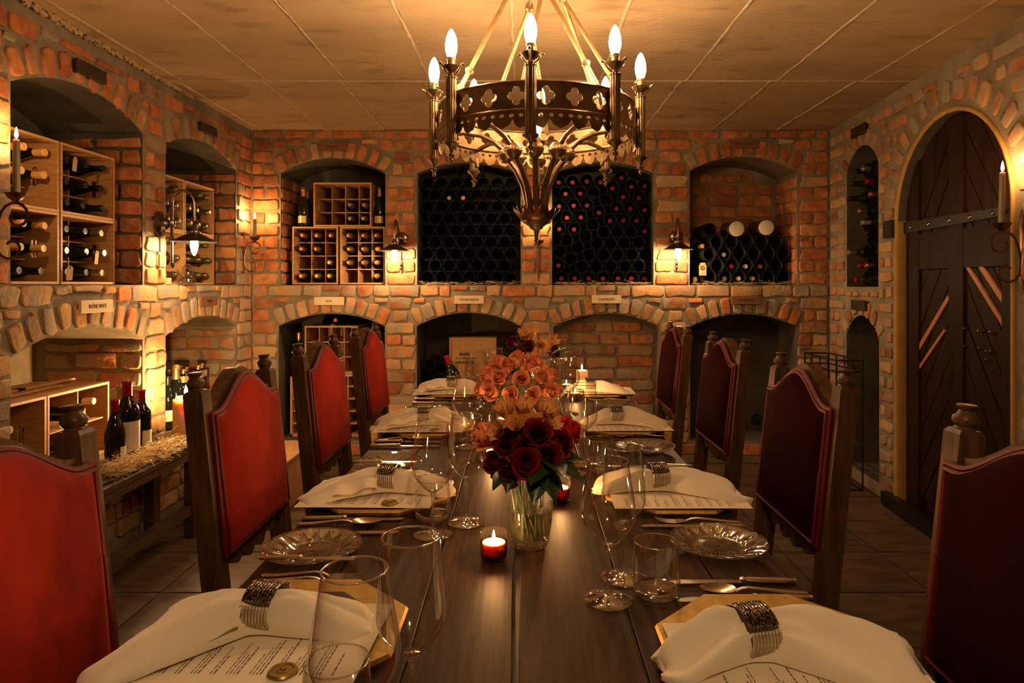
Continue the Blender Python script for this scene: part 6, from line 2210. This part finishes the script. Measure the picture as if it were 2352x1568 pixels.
for (kind, x, y, Y, d, l, s) in (
        ('wine', 1208, 1066, 1.215, (-.05, -.9, .30), 'dark red rose lowest at the front over the vase rim', 1.12),
        ('wine', 1178, 1028, 1.235, (-.4, -.8, .5), 'dark red rose on the bench side of the nearest bouquet', 1.12),
        ('wine', 1231, 1014, 1.235, (.1, -.8, .75), 'dark red rose in the middle of the nearest bouquet', 1.18),
        ('wine', 1161, 1065, 1.25, (-.7, -.7, .2), 'dark red rose drooping lowest on the bench side', 1.02),
        ('wine', 1268, 1027, 1.25, (.6, -.7, .4), 'dark red rose over the leaves on the door side', 1.05),
        ('wine', 1203, 1040, 1.245, (-.15, -.85, .5), 'dark red rose tucked in the heart of the nearest bouquet', 1.2),
        ('wine', 1246, 1052, 1.235, (.35, -.9, .25), 'dark red rose right above the hanging leaves', 1.15),
        ('wine', 1186, 1078, 1.235, (-.4, -.85, -.05), 'dark red rose hanging lowest beside the vase rim', 1.0),
        ('wine', 1196, 1010, 1.27, (-.1, -.6, .8), 'dark red rose half hidden under the alstroemerias', 1.15),
        ('red', 1280, 1008, 1.285, (.8, -.35, .55), 'bright red rose facing the door side of the nearest bouquet', 1.15),
        ('peach', 1142, 1008, 1.27, (-.95, -.4, .3), 'coral-edged rose facing the bench side of the nearest bouquet', 1.12),
        ('lily', 1172, 966, 1.25, (-.25, -.5, .85), 'streaked orange alstroemeria standing highest in the nearest bouquet', 1.0),
        ('lily', 1200, 964, 1.27, (.1, -.4, .9), 'streaked orange alstroemeria beside the highest bloom of the nearest bouquet', .95),
        ('lily', 1238, 966, 1.26, (.4, -.5, .85), 'streaked orange alstroemeria on the door side of the nearest bouquet', 1.0),
        ('lily', 1222, 984, 1.24, (.1, -.7, .7), 'streaked orange alstroemeria over the middle dark rose', .85),
        ('lily', 1158, 998, 1.23, (-.5, -.8, .4), 'streaked orange alstroemeria over the coral-edged rose', .85),
        ('lily', 1188, 986, 1.225, (-.1, -.8, .6), 'streaked orange alstroemeria low between the dark roses', .9),
        ('lily', 1252, 986, 1.25, (.6, -.6, .6), 'small orange alstroemeria beside the bright red rose', .8)):
    flower(kind, at(x, y, Y), d, f1(n_ * 2.4 + .4), l, g1, s)
    n_ += 1
leafy(at(1252, 1050, 1.225), (.9, -.4, -.1), f1(.3), 'dark glossy leaves on the door side of the nearest bouquet', 5, .078, .046)
leafy(at(1240, 1072, 1.215), (.5, -.6, -.75), f1(5.6), 'dark glossy leaves hanging over the vase shoulder', 3, .066, .042)
leafy(at(1168, 1074, 1.22), (-.6, -.5, -.6), f1(3.4), 'small dark leaves under the roses on the bench side', 3, .045, .026)
leafy(at(1215, 985, 1.30), (.1, .4, .8), f1(2.0), 'thin green leaves between the alstroemerias', 3, .05, .016)
# vase two: hourglass vase with a dome of coral roses
V2 = Vector((-.019, 2.10, TZ + .0008))
t = thing('hourglass_vase', 'clear hourglass-shaped vase holding the dome of coral roses', 'vase', V2)
part('vase_wall', MB().lathe([(.080, .006), (.090, .012), (.093, .024), (.088, .042), (.072, .072), (.055, .10), (.043, .125), (.040, .145), (.044, .17), (.051, .20)], 48, close=False), MT['vase'], t, 'all')
part('vase_base', MB().lathe([(0, .0005), (.078, .0005), (.088, .006), (.08, .010), (0, .008)], 40), MT['glass_thick'], t)
f2 = lambda a, r=.03: V2 + Vector((r * math.cos(a), r * math.sin(a), .10))
g2 = 'coral roses in the hourglass vase'
dome = [(0, 0)] + [(1, i) for i in range(5)] + [(2, i) for i in range(9)] + [(3, i) for i in range(11)]
rows_n = {0: 1, 1: 5, 2: 9, 3: 11}
rw = {0: 'crowning the dome', 1: 'of the upper ring', 2: 'of the middle ring', 3: 'of the lowest ring'}
for (j, i) in dome:
    el = (90, 58, 30, 4)[j]
    az = 2 * PI * (i + (.5 if j % 2 else 0)) / rows_n[j] - PI / 2 + .1
    e = math.radians(el)
    d = Vector((math.cos(e) * math.cos(az), math.cos(e) * math.sin(az), math.sin(e)))
    C0 = Vector((V2.x, V2.y, .925))
    P = C0 + Vector((d.x * .094, d.y * .094, d.z * .085))
    dd = d + Vector((0, 0, .12))
    front = 'turned to the camera end' if math.sin(az) < -.2 else ('turned to the far end' if math.sin(az) > .2 else 'turned sideways')
    flower('coral', P, dd, f2(az), f"coral rose {rw[j]}, {ORD[i]} clockwise, in the hourglass vase".replace('rose crowning the dome, first clockwise,', 'rose crowning the dome'), g2, 1.02)
for i, az in enumerate((-2.4, -1.2, -.5, .4, 3.4)):
    leafy(V2 + Vector((.09 * math.cos(az), .09 * math.sin(az), .150)), (math.cos(az), math.sin(az), -.1), f2(az), f"small green leaf under the coral roses, {ORD[i]} around the vase", 2, .035, .014)
# bouquet three, farther along
V3 = Vector((.035, 2.86, TZ + .0008))
t = thing('glass_vase', 'clear glass vase of dark roses farthest along the table', 'vase', V3)
part('vase_wall', MB().lathe([(.030, .006), (.034, .02), (.041, .09), (.040, .14), (.0375, .165)], 32, close=False), MT['vase'], t, 'all')
part('vase_base', MB().lathe([(0, .0005), (.029, .0005), (.033, .006), (0, .012)], 32), MT['glass_thick'], t)
f3 = lambda a, r=.022: V3 + Vector((r * math.cos(a), r * math.sin(a), .016))
g3 = 'flowers in the farthest vase'
n_ = 0
for (kind, x, y, Y, d, l, s) in (
        ('wine', 1186, 792, 2.82, (-.6, -.6, .5), 'dark red rose on the bench side of the farthest bouquet', 1.1), ('wine', 1213, 800, 2.80, (0, -.9, .4), 'dark red rose in the middle of the farthest bouquet', 1.1),
        ('wine', 1200, 812, 2.78, (-.2, -.9, .1), 'dark red rose lowest in the farthest bouquet', 1.0), ('wine', 1262, 812, 2.84, (.7, -.5, .2), 'dark red rose on the door side of the farthest bouquet', 1.1),
        ('lily', 1206, 784, 2.84, (-.1, -.4, .9), 'pale orange alstroemeria upright in the farthest bouquet', 1.3), ('lily', 1219, 782, 2.88, (.1, -.3, .9), 'pale orange alstroemeria tallest of the farthest bouquet', 1.3),
        ('lily', 1238, 800, 2.80, (.3, -.8, .5), 'alstroemeria facing the camera end in the farthest bouquet', 1.2), ('lily', 1254, 795, 2.84, (.7, -.4, .7), 'alstroemeria leaning to the door side in the farthest bouquet', 1.4)):
    flower(kind, at(x, y, Y), d, f3(n_ * 2.1), l, g3, s)
    n_ += 1
leafy(at(1266, 815, 2.80), (.8, -.3, .55), f3(.2), 'long dark leaves rising on the door side of the farthest bouquet', 2, .085, .026)
leafy(at(1196, 790, 2.84), (-.3, -.3, .9), f3(2.2), 'dark leaves among the blooms of the farthest bouquet', 3, .06, .022)
leafy(at(1205, 805, 2.77), (0, -.6, .7), f3(4.2), 'short green leaves at the front of the farthest bouquet', 2, .045, .020)
